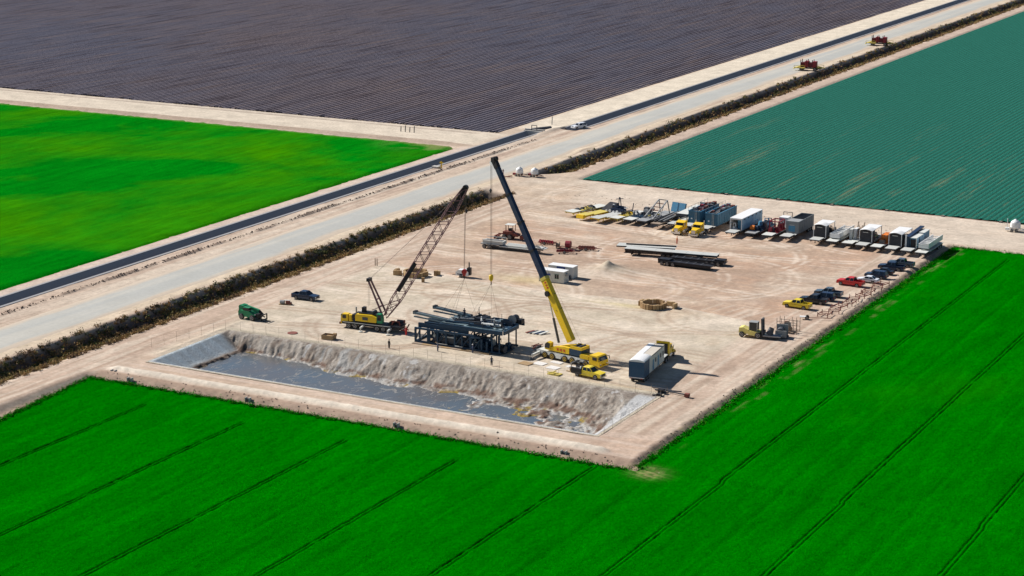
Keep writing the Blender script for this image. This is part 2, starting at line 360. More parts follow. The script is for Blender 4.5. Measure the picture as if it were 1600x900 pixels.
# asphalt road, worn pale with dust at its edges
def croad(X, Y, Z):
    d = np.minimum(X+81.3, -70.2-X); n = fbm(X, Y/14, 1.6, 80)+(fbm(X, Y, 7, 81)-.5)*.5
    c = np.ones(X.shape+(3,))*np.array([.395, .395, .365]); c = lerp(c, [.45, .435, .385], sst(.4, .75, fbm(X, Y/40, 1.8, 82)))
    c = lerp(c, [.50, .42, .33], 1-sst(0, 1.6, d-(n-.5)*3.2)); return c
o = grid('road', steps((-82.4, -69.4, .5)), steps((-170, 250, 1.2), (250, 1400, 4)), lambda X, Y: .015+.09*np.sin((X+82.4)/13*math.pi)-.06*(1-sst(0, .7, np.minimum(X+82.4, -69.4-X))), attr_mat('worn_asphalt', .9, .08, 1.2, .1, .01), croad)
o['kind'] = 'structure'

# lined canals
def canal(name, x0, x1, y0, y1):
    pts = [(x0-.7, -.3), (x0-.7, .1), (x0+.1, .12), (x0+2.0, -1.75), (x1-2.0, -1.75), (x1-.1, .12), (x1+.7, .1), (x1+.7, -.3), (x1+.4, -2.4), (x0-.4, -2.4)]
    ys_ = list(np.arange(y0, y1+1, 12.))
    root = link(name, MB().prism(pts, y0, y1).mesh(name, LIN)); root['kind'] = 'structure'
    m = MB()
    for y in []: m.add([(x, y-.12, z+.012) for x, z in pts[1:7]]+[(x, y+.12, z+.012) for x, z in pts[1:7]], [(i, i+1, i+7, i+6) for i in range(5)])
    link('end_wall', MB().box(x0-.6, x1+.6, y1-.1, y1+.5, -2.4, .35).mesh('end_wall', CONC), root)
    q = link('canal_water', MB().add([(x0+1.4, y0, -1.25), (x1-1.4, y0, -1.25), (x1-1.4, y1-.1, -1.25), (x0+1.4, y1-.1, -1.25)], [(0, 1, 2, 3)]).mesh('canal_water', WAT)); q['kind'] = 'structure'
LIN = paint((.27, .27, .275), .8, 0, .35, 'canal_lining')
m, n, b = nodes('dark_water'); b.inputs['Base Color'].default_value = (.008, .012, .022, 1); b.inputs['Roughness'].default_value = .12
bump(n, b, noise(n, coords(n), 1.5, 3), .02); WAT = m
canal('canal', -98.5, -93.5, -180, 197); canal('canal', -90.7, -85.3, 209, 1300)

# ---------------------------------------------------------------- pond
YW = [(-41, -42), (-36, -41.8), (-25, -42.6), (-12, -45), (-5, -46.3), (4, -46.4), (15, -46.2), (21, -47.2), (27, -48.5), (34, -47.6), (40, -49), (44, -52), (48, -56), (52, -60)]
YC = [(-41, -38.6), (-26, -38.2), (-15, -39), (2, -39.5), (16, -37), (30, -37), (46, -38.5), (50, -40.5), (53, -42)]
WL = -2.5
def hpond(X, Y):
    n1 = fbm(X, Y, 3.2, 101); n2 = fbm(X, Y, 1.1, 104); rill = fbm(X*1.0+Y*.12, Y/6.5, .8, 107, 3)
    yw = prof(X, YW)+(fbm(X, Y, 4, 109)-.5)*3.4; yc = prof(X, YC)+(n2-.5)*1.2
    t = np.clip((yc-Y)/np.maximum(yc-yw, 1), -1, 1.6)
    far = np.where(t < 0, 0, -2.4*sst(0, 1, np.minimum(t, 1))-3.*np.clip(t-1, 0, 1))
    mid = np.clip(t, 0, 1)*np.clip(1.25-t, 0, 1)*4
    far = far+mid*((rill-.5)*.30+(n2-.5)*.22+(fbm(X+Y*.3, Y/1.8, .6, 121, 3)-.5)*.34)+(1-sst(-.3, .05, t))*.05
    z = np.maximum(far, -3.2)
    mud = sst(8, 34, X+(Y+60)*.15)              # mud banks rise out of the water on the right
    fl = -2.86+mud*.27+(n1-.5)*(.85+.95*mud)+(n2-.5)*.45+(fbm(X, Y/1.6, .5, 130, 2)-.5)*.3*mud
    z = np.maximum(z, np.where(t > .95, fl, -9))
    left = -(X+40.4)/1.75; right = (X-51.7)/1.45; near = -(Y+62.6)/1.5
    z = np.maximum(z, np.minimum(.04, left)); z = np.maximum(z, np.minimum(.04, right)); z = np.maximum(z, np.minimum(.04, near))
    # slumped dark soil along the toe of the left wall
    z += .75*np.exp(-((X+35.3-(Y+50)*.04)/.9)**2)*band(Y, -57, -40, 1.5)*(n2+.3)
    return z
def cpond(X, Y, Z):
    n1 = fbm(X, Y, 2.2, 111); n2 = fbm(X, Y, .9, 112); rill = fbm(X*1.0+Y*.12, Y/5.5, .8, 113, 3)
    c = np.ones(X.shape+(3,))*np.array([.30, .265, .225])
    c = lerp(c, [.40, .36, .31], sst(.46, .60, rill)*.8)
    c = lerp(c, [.16, .125, .10], sst(.50, .66, n1)*.75*sst(.4, .6, n2)); c = lerp(c, [.20, .165, .135], sst(.55, .7, fbm(X+Y*.35, Y/3, .9, 119, 3))*.7)
    c = lerp(c, [.34, .34, .325], sst(.48, .62, fbm(X, Y, 6, 114))*sst(.4, .6, rill)*band(X, -20, 22, 4)*.75)
    c = lerp(c, [.48, .47, .45], sst(.69, .72, fbm(X+Y*.2, Y/2, 1.8, 115))*.8*sst(-2.2, -1.6, Z))
    c = lerp(c, [.15, .09, .065], band(Z, -2.35, -1.9, .15)*.8*sst(.38, .55, n1))           # stained tide line
    low = 1-sst(-2.42, -2.25, Z)
    c = lerp(c, [.46, .45, .42], low*.85); c = lerp(c, [.20, .16, .13], low*sst(.55, .7, n2)*.8)
    c = lerp(c, [.30, .21, .035], low*sst(.62, .7, fbm(X, Y/1.5, 3., 118))*.9)
    liner = (1-sst(-36.6, -35.4, X-(n1-.5)*1.2+(Y+50)*.02))*(1-sst(-42, -39.6, Y+(X+41)*.3)); c = lerp(c, [.47, .53, .55], liner*sst(-41.2, -40.8, X)*(.9+.1*np.sin(Y*2.2)))
    c = lerp(c, [.46, .46, .45], sst(48.2, 48.8, X)*(1-sst(51.8, 52.2, X))*(1-sst(-40, -38, Y)))
    c = lerp(c, [.50, .52, .52], (1-sst(-62, -61.3, Y))*sst(-63.2, -62.9, Y))
    c = lerp(c, [.10, .075, .06], np.exp(-((X+35.3-(Y+50)*.04)/1.1)**2)*band(Y, -58, -40, 1.5)*.85)
    edge = np.maximum(np.maximum(1-sst(-41.2, -40.9, X), sst(51.9, 52.2, X)), np.maximum(sst(-38.2, -37.2, Y), 1-sst(-63.2, -62.9, Y)))
    return lerp(c, [.49, .43, .33], edge)
o = grid('pond_bank', steps((PX0, PX1, .2)), steps((PY0, PY1, .2)), lambda X, Y: hpond(X, Y)+.035, attr_mat('wet_earth', .8, .26, 2.6, .4, .30, 2.6), cpond); o['kind'] = 'structure'
m, n, b = nodes('pond_water'); co = coords(n)
f = ramp(n, noise(n, co, .09, 5, .6, 1.), .38, .62); f2 = ramp(n, noise(n, coords(n, (1, .5, 1)), .45, 7, .75, 1.8), .55, .66)
c1 = mixc(n, (.095, .118, .135), (.120, .115, .110), f); n.links.new(mixc(n, c1, (.25, .235, .21), f2), b.inputs['Base Color'])
b.inputs['Roughness'].default_value = .16; n.links.new(ramp(n, f2, 0, 1, .14, .6), b.inputs['Roughness'])
bump(n, b, noise(n, co, 2.2, 4), .02)
o = link('pond_water', MB().add([(-40, -62.4, WL), (51.5, -62.4, WL), (51.5, -38, WL), (-40, -38, WL)], [(0, 1, 2, 3)]).mesh('pond_water', m)); o['kind'] = 'structure'

# ---------------------------------------------------------------- fields
def crop_mat(name, c1, c2, c3, patch, bd=.25):
    m, n, b = nodes(name); co = coords(n); st = coords(n, (1, .12, 1))
    a = ramp(n, noise(n, co, 2.4, 5, .8), .30, .70); x = mixc(n, c1, c2, a)
    x = mixc(n, x, c3, ramp(n, noise(n, coords(n, (1, .8, 1)), .016, 6, .62, .5), patch, patch+.24, 0, .85))
    s = ramp(n, noise(n, st, .55, 5, .75), .32, .68, .84, 1.16); s2 = ramp(n, noise(n, co, .05, 3), .35, .65, .92, 1.08)
    s3 = ramp(n, noise(n, coords(n, (1, .06, 1)), .30, 4, .6), .35, .65, .90, 1.10); m3 = N(n, 'ShaderNodeMath', operation='MULTIPLY'); n.links.new(s, m3.inputs[0]); n.links.new(s3, m3.inputs[1])
    mm = N(n, 'ShaderNodeMath', operation='MULTIPLY'); n.links.new(m3.outputs[0], mm.inputs[0]); n.links.new(s2, mm.inputs[1])
    at = N(n, 'ShaderNodeVertexColor'); at.layer_name = 'Col'
    v = N(n, 'ShaderNodeHueSaturation'); n.links.new(x, v.inputs['Color']); n.links.new(mm.outputs[0], v.inputs['Value'])
    sp = N(n, 'ShaderNodeSeparateColor'); n.links.new(at.outputs[0], sp.inputs[0])
    y = mixc(n, v.outputs[0], (.34, .30, .13), sp.outputs[0])
    n.links.new(y, b.inputs['Base Color']); b.inputs['Roughness'].default_value = .9; b.inputs['Specular IOR Level'].default_value = 0
    bump(n, b, noise(n, co, 3.2, 4, .8), bd); return m
TRX = [-5, -26.1, 15.6, 36.7, 57.8, 78.7, 98.2, 119.6]
TRE = [-82.6, -82.4, -82.6, -82.6, -75, 97, 200, 200]
def hnear(X, Y):
    n1 = fbm(X, Y, 1.0, 201, 3); n2 = fbm(X, Y, 12, 204)
    z = -.22+(n1-.5)*.24+(n2-.5)*.12-.42*(Y < -73)
    for x, ye in zip(TRX, TRE):
        for o_ in (-.33, .33):
            k = np.exp(-((X-x-o_)/.20)**2)*(1-sst(ye-.5, ye, Y)); z = z-.19*k*sst(.05, .35, fbm(X*0, Y, 2.2, 212))
    # drill lines every 10 m or so, barely showing
    for x in (5.5, 26, 47, 68, 88.5, 109): z = z-.13*np.exp(-((X-x)/.3)**2)
    ed = np.where((X < 64) & (X > -46), -74-Y, np.where(X <= -46, np.minimum(-74-Y, X+46.6), np.minimum(np.where(Y > -73, X-64.2, 9), 103.3-Y)))
    ed = np.where((Y < -73.5), np.where(X > 63.5, 9, np.minimum(-74.2-Y, (X+45.8+(Y+74)*.12))), np.minimum(X-64.3, 103.4-Y))
    corner = (Y < -73.5) & (X > 63); ed = np.where(corner, np.maximum(X-64.3, -74.2-Y), ed)
    z = z-(1.0)*(1-sst(0, .9, ed+.2+(n1-.5)*2.0-(fbm(X, Y, .6, 220, 1)-.5)*.8))
    return z
def cnear(X, Y, Z):
    c = np.zeros(X.shape+(3,)); n = fbm(X, Y, 2.2, 230, 3); s = fbm(X*1.3, Y/4, 1.4, 231, 3)
    k = band(X, 64, 69.5, .9)*(1-sst(-4, 20, X*0+60-np.abs(Y-30)))*sst(.55, .75, s)*.0
    k = np.exp(-((X-66.0)/.6)**2)*sst(.42, .62, fbm(X, Y, 9, 233))*sst(.50, .72, s)*.5*sst(-66, -58, Y)
    k = np.maximum(k, np.exp(-(((X-66.8)/2.3)**2+((Y+74.6)/1.9)**2))*(.35+.65*(np.sin((X*.3+Y)*5.2) > .1))*1.0)
    k = np.maximum(k, .35*np.exp(-((X-67.6)/.3)**2)*sst(.52, .7, fbm(X, Y, 7, 236))*band(Y, -40, 100, 4))
    c[..., 0] = np.clip(k, 0, .85); return c
GA = crop_mat('green_crop', (0, .085, 0), (0, .195, 0), (.006, .20, 0), .60)
nk = lambda x, y: ((y < -73.4) & (x > -47)) | ((x > 63.2) & (y < 104))
XF = np.unique(np.round(np.concatenate([steps((-48, 135, .42), (135, 240, 1.5))]+[np.arange(x-.9, x+.9, .12) for x in TRX]), 2))
o = grid('green_field', XF, steps((-210, -165, 1.5), (-165, -72.8, .45), (-72.8, 104, .55)), hnear, GA, cnear, nk); o['kind'] = 'structure'
def hleft(X, Y):
    n1 = fbm(X, Y, 1.6, 301, 3); z = .05+(n1-.5)*.4
    e = np.minimum(-103.2-X, 164.3-Y); e = np.minimum(e, (-103-X)*.8+(161-Y)*.75)
    z = z-.8*(1-sst(0, 1.2, e+(n1-.5)*1.2)); z = z-.5*np.exp(-((X+200)/4)**8)*np.exp(-((Y-107)/.5)**2); return z
def cleft(X, Y, Z):
    c = np.zeros(X.shape+(3,)); n = fbm(X, Y, 6, 310); c[..., 0] = .5*np.exp(-((X+110)/12)**2)*np.exp(-((Y-159)/6)**2)*sst(.4, .6, n)+.3*np.exp(-((Y-162.5)/1.2)**2); return c
GB = crop_mat('green_crop', (0, .13, .003), (.001, .22, .006), (.050, .235, 0), .46)
o = grid('green_field', steps((-360, -102, 1.)), steps((-190, 165, 1.2)), hleft, GB, cleft); o['kind'] = 'structure'

def furrows(name, x0, x1, y0, y1, pitch, zlo, zhi, mat, parts, ragged=0):
    """ploughed ridges along y: real ridges and furrows"""
    offs, hs = parts; ks = np.arange(int((x1-x0)/pitch)); X = (x0+ks[:, None]*pitch+np.array(offs)[None, :]*pitch).ravel()
    Zp = np.tile(np.array(hs), len(ks)); L = (y1-y0)
    ysg = np.concatenate([[y0+1], y0+L*np.linspace(0, 1, 70)[1:]**1.6])
    XX, YY = np.meshgrid(X, ysg); ZZ = zlo+(zhi-zlo)*np.tile(Zp, (len(ysg), 1))
    rs_ = np.random.RandomState(5); YY = YY.copy(); kk = np.repeat(rs_.uniform(-1, 1, len(ks)), len(offs)); YY[0] += kk*ragged
    v = np.stack([XX, YY, ZZ], -1).reshape(-1, 3).astype(np.float32); nx = len(X); ny = len(ysg)
    i = np.arange(nx-1)[None, :]+np.arange(ny-1)[:, None]*nx; q = np.stack([i, i+1, i+nx+1, i+nx], -1).reshape(-1, 4)
    me = bpy.data.meshes.new(name); me.vertices.add(len(v)); me.vertices.foreach_set('co', v.ravel()); me.loops.add(q.size); me.polygons.add(len(q))
    me.loops.foreach_set('vertex_index', q.ravel().astype(np.int32)); me.polygons.foreach_set('loop_start', np.arange(0, q.size, 4, dtype=np.int32)); me.update(calc_edges=True)
    me.materials.append(mat); o = link(name, me); o['kind'] = 'structure'; return o
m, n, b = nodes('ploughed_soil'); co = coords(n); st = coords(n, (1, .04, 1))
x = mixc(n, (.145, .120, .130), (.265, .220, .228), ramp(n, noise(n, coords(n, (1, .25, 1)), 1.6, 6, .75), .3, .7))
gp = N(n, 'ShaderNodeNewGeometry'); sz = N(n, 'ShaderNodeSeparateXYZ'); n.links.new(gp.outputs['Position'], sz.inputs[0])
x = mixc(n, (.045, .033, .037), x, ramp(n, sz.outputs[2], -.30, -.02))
x = mixc(n, x, (.135, .142, .185), ramp(n, noise(n, co, .006, 3), .35, .6, .1, .75))  # bluish blend paints far haze and sheen into the soil colour
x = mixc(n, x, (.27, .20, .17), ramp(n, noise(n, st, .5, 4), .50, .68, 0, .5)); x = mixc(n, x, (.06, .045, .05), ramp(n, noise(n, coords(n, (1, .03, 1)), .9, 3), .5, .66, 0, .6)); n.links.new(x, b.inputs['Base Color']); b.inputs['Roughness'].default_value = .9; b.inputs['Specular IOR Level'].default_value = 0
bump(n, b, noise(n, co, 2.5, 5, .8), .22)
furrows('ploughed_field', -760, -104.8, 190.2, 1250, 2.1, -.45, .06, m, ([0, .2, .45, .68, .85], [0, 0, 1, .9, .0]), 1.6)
m, n, b = nodes('teal_crop_rows'); co = coords(n)
g1 = N(n, 'ShaderNodeNewGeometry'); sp = N(n, 'ShaderNodeSeparateXYZ'); n.links.new(g1.outputs['Position'], sp.inputs[0])
hz = ramp(n, sp.outputs[2], -.235, -.165)
patch = ramp(n, noise(n, coords(n, (1.2, .10, 1)), .09, 6, .8), .54, .70); nearer = ramp(n, sp.outputs[1], 140, 300, 1, 0)
pm = N(n, 'ShaderNodeMath', operation='MULTIPLY'); n.links.new(patch, pm.inputs[0]); n.links.new(nearer, pm.inputs[1])
lf = mixc(n, (.012, .098, .070), (.032, .185, .140), ramp(n, noise(n, co, 2.0, 5, .8), .3, .7))
lw = N(n, 'ShaderNodeMath', operation='MULTIPLY'); n.links.new(pm.outputs[0], lw.inputs[0]); lw.inputs[1].default_value = .35; lf = mixc(n, lf, (.22, .20, .10), lw.outputs[0])
fb = mixc(n, (.03, .100, .068), (.26, .23, .12), pm.outputs[0]); x = mixc(n, fb, lf, hz); n.links.new(x, b.inputs['Base Color']); b.inputs['Roughness'].default_value = .8; b.inputs['Specular IOR Level'].default_value = 0
bump(n, b, noise(n, co, 3.5, 4, .8), .25)
furrows('leafy_crop_field', -49.3, 250, 135.6, 800, 1.52, -.24, -.15, m, ([0, .08, .2, .5, .8, .92], [.0, .0, .85, 1, .85, .0]), .8)

# ---------------------------------------------------------------- weeds in the ditches and crop tufts at the field edges
def scatter(name, label, pts, sizes, per, cols, mat, leaf=.3, flat=1.):
    r_ = np.random.RandomState(abs(hash(label)) % 1000 if False else len(label)*7); n_ = len(pts)
    c = np.repeat(pts, per, 0); s = np.repeat(sizes, per)[:, None]
    off = r_.normal(0, .42, (n_*per, 3)); off[:, 2] = np.abs(off[:, 2])*flat; p = c+off*s
    a = r_.normal(size=(n_*per, 3)); a /= np.linalg.norm(a, axis=1)[:, None]; a[:, 2] = np.abs(a[:, 2])*.9
    b_ = np.cross(a, r_.normal(size=(n_*per, 3))); b_ /= np.linalg.norm(b_, axis=1)[:, None]
    L = (leaf*r_.uniform(.6, 1.5, n_*per))[:, None]
    v = np.stack([p-b_*L*.35, p+b_*L*.35, p+a*L*1.1], 1).reshape(-1, 3).astype(np.float32); nt_ = n_*per
    me = bpy.data.meshes.new(name); me.vertices.add(len(v)); me.vertices.foreach_set('co', v.ravel()); me.loops.add(nt_*3); me.polygons.add(nt_)
    me.loops.foreach_set('vertex_index', np.arange(nt_*3, dtype=np.int32)); me.polygons.foreach_set('loop_start', np.arange(0, nt_*3, 3, dtype=np.int32)); me.update(calc_edges=True)
    at = me.attributes.new('Col', 'FLOAT_COLOR', 'POINT'); cc = np.repeat(np.repeat(cols, per, 0)*r_.uniform(.6, 1.35, (nt_, 1)), 3, 0)
    at.data.foreach_set('color', np.concatenate([cc, np.ones((len(cc), 1))], 1).astype(np.float32).ravel()); me.materials.append(mat)
    o = link(name, me); o['kind'] = 'stuff'; o['label'] = label; o['category'] = name.replace('_', ' '); return o
m, n, b = nodes('weed_leaves'); a = N(n, 'ShaderNodeVertexColor'); a.layer_name = 'Col'; n.links.new(a.outputs[0], b.inputs['Base Color']); b.inputs['Roughness'].default_value = .8; b.inputs['Specular IOR Level'].default_value = 0; WEED = m
pal = np.array([[.34, .25, .11], [.22, .20, .08], [.10, .12, .045], [.36, .23, .11], [.08, .08, .055], [.19, .13, .085]])
def ditch_weeds(label, y0, y1, dens, seed, far, wl, per, leaf):
    r_ = np.random.RandomState(seed); L = y1-y0; n_ = int(L*8*dens); x = r_.uniform(-64.6, -55.4, n_); y = r_.uniform(y0, y1, n_)
    x = -65.9+10.7*r_.beta(*far, n_); keep = fbm(x, y, 7, seed+1) > wl; x, y = x[keep], y[keep]
    z = hground(x[None], y[None])[0]; p = np.stack([x, y, z-.1], 1)
    u = fbm(x, y, 14, seed+2); ci = np.clip((u*1.6-.3+r_.normal(0, .22, len(x)))*6, 0, 5).astype(int)
    ci = np.where(x > -56.8, r_.choice([3, 0, 5], len(x)), ci); scatter('ditch_weeds', label, p, r_.uniform(.4, .95, len(x)), per, pal[ci], WEED, leaf)
ditch_weeds('brown and olive brush filling the ditch beside the yard', -110, 109, 2.6, 500, (1.1, 1.05), .10, 38, .26)
ditch_weeds('dry brush lining the far ditch beside the teal field', 143, 760, 1.2, 510, (1.5, 1.1), .24, 24, .36)
# crop tufts that overhang the field edge
r_ = np.random.RandomState(3); e1 = [(x, -74.5+r_.normal(0, .35)) for x in r_.uniform(-45, 63.5, 2600)]; e2 = [(64.6+r_.normal(0, .4), y) for y in r_.uniform(-74, 103, 3600)]; e3 = [(x, 103.2+r_.normal(0, .4)) for x in r_.uniform(64, 110, 700)]
e4 = [(-45.6-(y+74)*.12+r_.normal(0, .4), y) for y in r_.uniform(-150, -74, 1600)]
p = np.array(e1+e2+e3+e4); p = np.c_[p, np.where(p[:, 1] < -73, -1.0, -.6)]
gc = np.array([[.001, .19, .0], [.004, .24, .002], [.06, .24, .01]])[r_.choice(3, len(p), p=[.5, .4, .1])]
o = scatter('crop_edge', 'bright green crop tufts along the ragged field edge', p, r_.uniform(.35, .8, len(p)), 14, gc, WEED, .2)

# ---------------------------------------------------------------- builders
KINDS = {
 'pickup': dict(L=5.85, W=2.0, wx=(1.95, -1.8), r=.42, low=.86, cowl=(1.30, 1.24), nose=1.08, belt=1.24, roof=1.90, g=(-1.05, 1.30, -.92, .55), bed=True),
 'suv': dict(L=4.95, W=1.95, wx=(1.48, -1.45), r=.38, low=.80, cowl=(1.0, 1.12), nose=.98, belt=1.12, roof=1.76, g=(-2.35, 1.05, -2.1, .35), bed=False),
 'sedan': dict(L=4.75, W=1.82, wx=(1.42, -1.38), r=.33, low=.68, cowl=(.95, .95), nose=.78, belt=.93, roof=1.44, g=(-1.75, 1.0, -1.05, .25), bed=False)}
def vehicle(kind, pm, name, label, cat, x, y, rz, group=None, cover=False):
    K = KINDS[kind]; t = T(name, label, cat, x, y, rz, group); L, W, r = K['L'], K['W'], K['r']; h = L/2
    pts = [(-h+.05, .42)]
    for wx in sorted(K['wx']):
        pts += [(wx+(r+.1)*math.cos(a), max(.34, r+(r+.1)*math.sin(a))) for a in [math.pi-math.pi*i/8 for i in range(9)]]
    pts += [(h-.1, .40), (h, .55), (h-.02, K['low']), (-h, K['low'])]
    m = MB().prism(pts, -W/2, W/2)
    cx, cz = K['cowl']; tail = -.98 if K['bed'] else -h+.03
    up = [(tail, K['low']-.01), (h-.02, K['low']-.01), (h-.07, K['nose']), (h-.55, K['nose']+.06), (cx, cz), (tail, K['belt'])]
    if kind == 'sedan': up = [(tail, .66), (h-.02, .66), (h-.1, .74), (cx, cz), (-1.7, .95), (tail+.05, .90)]
    m.prism(up, -W/2+.05, W/2-.05)
    if K['bed']:
        z0, z1 = K['low']-.01, K['belt']+.02
        m.box(-h, -.98, -W/2+.03, -W/2+.16, z0, z1); m.box(-h, -.98, W/2-.16, W/2-.03, z0, z1); m.box(-h, -h+.09, -W/2+.17, W/2-.17, z0, z1)
    body = t.add('body', m, pm)
    a, b_, c, d = K['g']; z0, z1 = K['belt']-.03, K['roof']; wi = W/2-.1; wt = W/2-.3
    gl = t.add('windows', MB().frust((a, b_, -wi, wi), (c, d, -wt, wt), z0, z1-.05), GLASS)
    t.add('roof', MB().frust((c-.02, d+.04, -wt-.02, wt+.02), (c+.1, d-.1, -wt+.06, wt-.06), z1-.06, z1+.03), pm)
    mid = [(a+b_)/2-.15, (c+d)/2-.05]
    for s_ in (-1, 1):
        for (xb, xt) in ((a, c), (b_, d), (mid[0], mid[1])): t.add('pillar', MB().beam((xb, s_*(wi+.005), z0), (xt, s_*(wt+.01), z1-.04), .11, .05), pm)
        if kind == 'suv': t.add('pillar', MB().beam((-1.4, s_*(wi+.005), z0), (-1.3, s_*(wt+.01), z1-.04), .2, .05), pm)
    for wx in K['wx']:
        for s_ in (-1, 1): wheel(t, wx, s_*(W/2-.14), r, .26, RIMG)
    t.box('bumper', CHR if K['bed'] else pm, (h-.06, h+.09, -W/2+.08, W/2-.08, .42, .64)); t.box('bumper', CHR if K['bed'] else pm, (-h-.1, -h+.04, -W/2+.1, W/2-.1, .45, .63))
    t.box('grille', BLK, (h-.07, h+.015, -.55, .55, .66, K['nose']-.08))
    for s_ in (-1, 1):
        y0, y1 = sorted((s_*.58, s_*(W/2-.07)))
        t.box('headlight', LAMP, (h-.12, h+.02, y0, y1, K['nose']-.28, K['nose']-.08)); y0, y1 = sorted((s_*(W/2-.2), s_*(W/2-.02)))
        t.box('tail_light', TAIL, (-h-.02, -h+.06, y0, y1, K['low']-.1 if K['bed'] else K['low'], K['belt']-.1))
        t.box('mirror', pm, (b_-.55, b_-.35, *sorted((s_*(W/2-.05), s_*(W/2+.16))), K['belt']+.02, K['belt']+.2))
    if cover: t.box('bed_cover', BLK, (-h+.1, -1., -W/2+.15, W/2-.15, K['belt']-.08, K['belt']-.01))
    return t

def semi(label, x, y, rz, group=None, sleeper=True, tall=0):
    t = T('truck_tractor', label, 'truck', x, y, rz, group)     # +x is forward, origin under the fifth wheel
    t.box('chassis', DGR, (-1.6, 5.2, -.5, -.32, .75, 1.02), (-1.6, 5.2, .32, .5, .75, 1.02), (-1.6, -1.4, -.5, .5, .75, 1.02))
    hd = MB().add([(3.5, -1.05, 1.0), (5.55, -.85, .95), (5.55, .85, .95), (3.5, 1.05, 1.0), (3.5, -1.0, 2.05), (5.45, -.62, 1.72), (5.45, .62, 1.72), (3.5, 1.0, 2.05)],
                  [(0, 1, 2, 3), (4, 5, 6, 7), (0, 1, 5, 4), (1, 2, 6, 5), (2, 3, 7, 6), (3, 0, 4, 7)]); t.add('hood', hd, YEL)
    for s_ in (-1, 1):
        t.add('fender', MB().prism([(3.9, .9), (4.1, 1.18), (4.5, 1.30), (5.1, 1.22), (5.5, .85), (5.6, .55), (5.25, .55), (5.1, .95), (4.6, 1.12), (4.2, .95)], *sorted((s_*.78, s_*1.22))), YEL)
        t.box('headlight', LAMP, (5.52, 5.64, *sorted((s_*.85, s_*1.12)), .82, 1.02))
        t.cyl('fuel_tank', CHR, (1.5, s_*.95, .78), (3.3, s_*.95, .78), .3)
        t.cyl('exhaust_stack', CHR, (1.55, s_*1.05, 1.2), (1.55, s_*1.05, 3.5), .08)
        t.beams('mirror', CHR, .1, [((3.5, s_*1.2, 2.1), (3.5, s_*1.35, 2.15)), ((3.5, s_*1.35, 1.9), (3.5, s_*1.35, 2.5))])
        t.add('side_window', MB().add([(2.5, s_*1.135, 2.05), (3.45, s_*1.125, 2.05), (3.25, s_*1.11, 2.6), (2.5, s_*1.11, 2.6), (2.5, s_*1.1, 2.05), (3.45, s_*1.09, 2.05), (3.25, s_*1.07, 2.6), (2.5, s_*1.07, 2.6)],
                                      [(0, 1, 2, 3), (4, 5, 6, 7), (0, 1, 5, 4), (1, 2, 6, 5), (2, 3, 7, 6), (3, 0, 4, 7)]), GLASS)
        wheel(t, 4.65, s_*1.02, .51, .3, RIMG)
        for ax in (.75, -.6): wheel(t, ax, s_*.93, .51, .56, RIMG)
    x0 = 1.5 if sleeper else 2.2
    if tall: t.add('sleeper', MB().prism([(.9, 1.06), (1.49, 1.06), (1.49, 3.5), (.95, 3.75)], -1.25, 1.25).prism([(1.5, 2.9), (2.4, 2.9), (1.5, 3.5)], -1.1, 1.1), YEL); t.box('sleeper_back', BLK, (.84, .895, -1.0, 1.0, 1.3, 3.3))
    t.add('cab', MB().prism([(x0, 1.05), (3.6, 1.05), (3.6, 2.0), (3.3, 2.72), (x0+.6, 2.85) if not sleeper else (x0+.3, 3.0), (x0, 2.9)], -1.1, 1.1), YEL)
    t.add('windscreen', MB().add([(3.64, -.95, 2.05), (3.64, .95, 2.05), (3.37, .9, 2.66), (3.37, -.9, 2.66), (3.5, -.95, 2.05), (3.5, .95, 2.05), (3.25, .9, 2.66), (3.25, -.9, 2.66)],
                                 [(0, 1, 2, 3), (4, 5, 6, 7), (0, 1, 5, 4), (1, 2, 6, 5), (2, 3, 7, 6), (3, 0, 4, 7)]), GLASS)
    t.box('sun_visor', YEL, (3.3, 3.62, -.98, .98, 2.70, 2.76))
    t.box('grille', CHR, (5.5, 5.6, -.5, .5, .9, 1.66)); t.box('bumper', CHR, (5.55, 5.78, -1.2, 1.2, .42, .76))
    t.box('back_panel', BLK, (x0-.03, x0+.01, -.8, .8, 1.3, 2.6)); t.cyl('fifth_wheel', DGR, (0, 0, 1.03), (0, 0, 1.16), .5)
    t.box('step_box', CHR, (2.2, 3.3, -1.2, -1.0, .45, .5), (2.2, 3.3, 1.0, 1.2, .45, .5))
    return t

def trailer(label, x, y, rz=0, L=15., w=2.6, neck=3.2, deck=LGR, frame=DGR, group='equipment trailers parked in the back row', maindeck=True, zn=1.42, zm=1.15, axles=3, cat='trailer'):
    """local +y runs from the neck to the axles"""
    t = T('equipment_trailer', label, cat, x, y, rz, group); h = w/2
    t.box('neck_deck', deck, (-h, h, 0, neck, zn-.09, zn)); t.box('neck_frame', frame, (-h+.3, -h+.5, .1, neck+.4, zn-.5, zn-.1), (h-.5, h-.3, .1, neck+.4, zn-.5, zn-.1), (-h+.1, h-.1, .05, .2, zn-.3, zn-.1))
    t.box('chassis_rail', frame, (-h+.3, -h+.5, neck, L, zm-.5, zm-.1), (h-.5, h-.3, neck, L, zm-.5, zm-.1))
    m = MB()
    for k in range(6): yy = neck+.4+(L-neck-1)*k/5; m.box(-h+.05, h-.05, yy, yy+.12, zm-.3, zm-.11)
    t.add('cross_member', m, frame)
    if maindeck: t.box('deck', deck, (-h, h, neck+.02, L, zm-.08, zm))
    for s_ in (-1, 1):
        t.beams('landing_leg', frame, .14, [((s_*.75, neck-.5, zn-.4), (s_*.75, neck-.5, .05)), ((s_*.75-.15, neck-.5, .04), (s_*.75+.15, neck-.5, .04))])
        for k in range(axles): wheel_y(t, s_*(h-.3), L-1-1.25*k, .48, .5)
    return t
_wy = {}
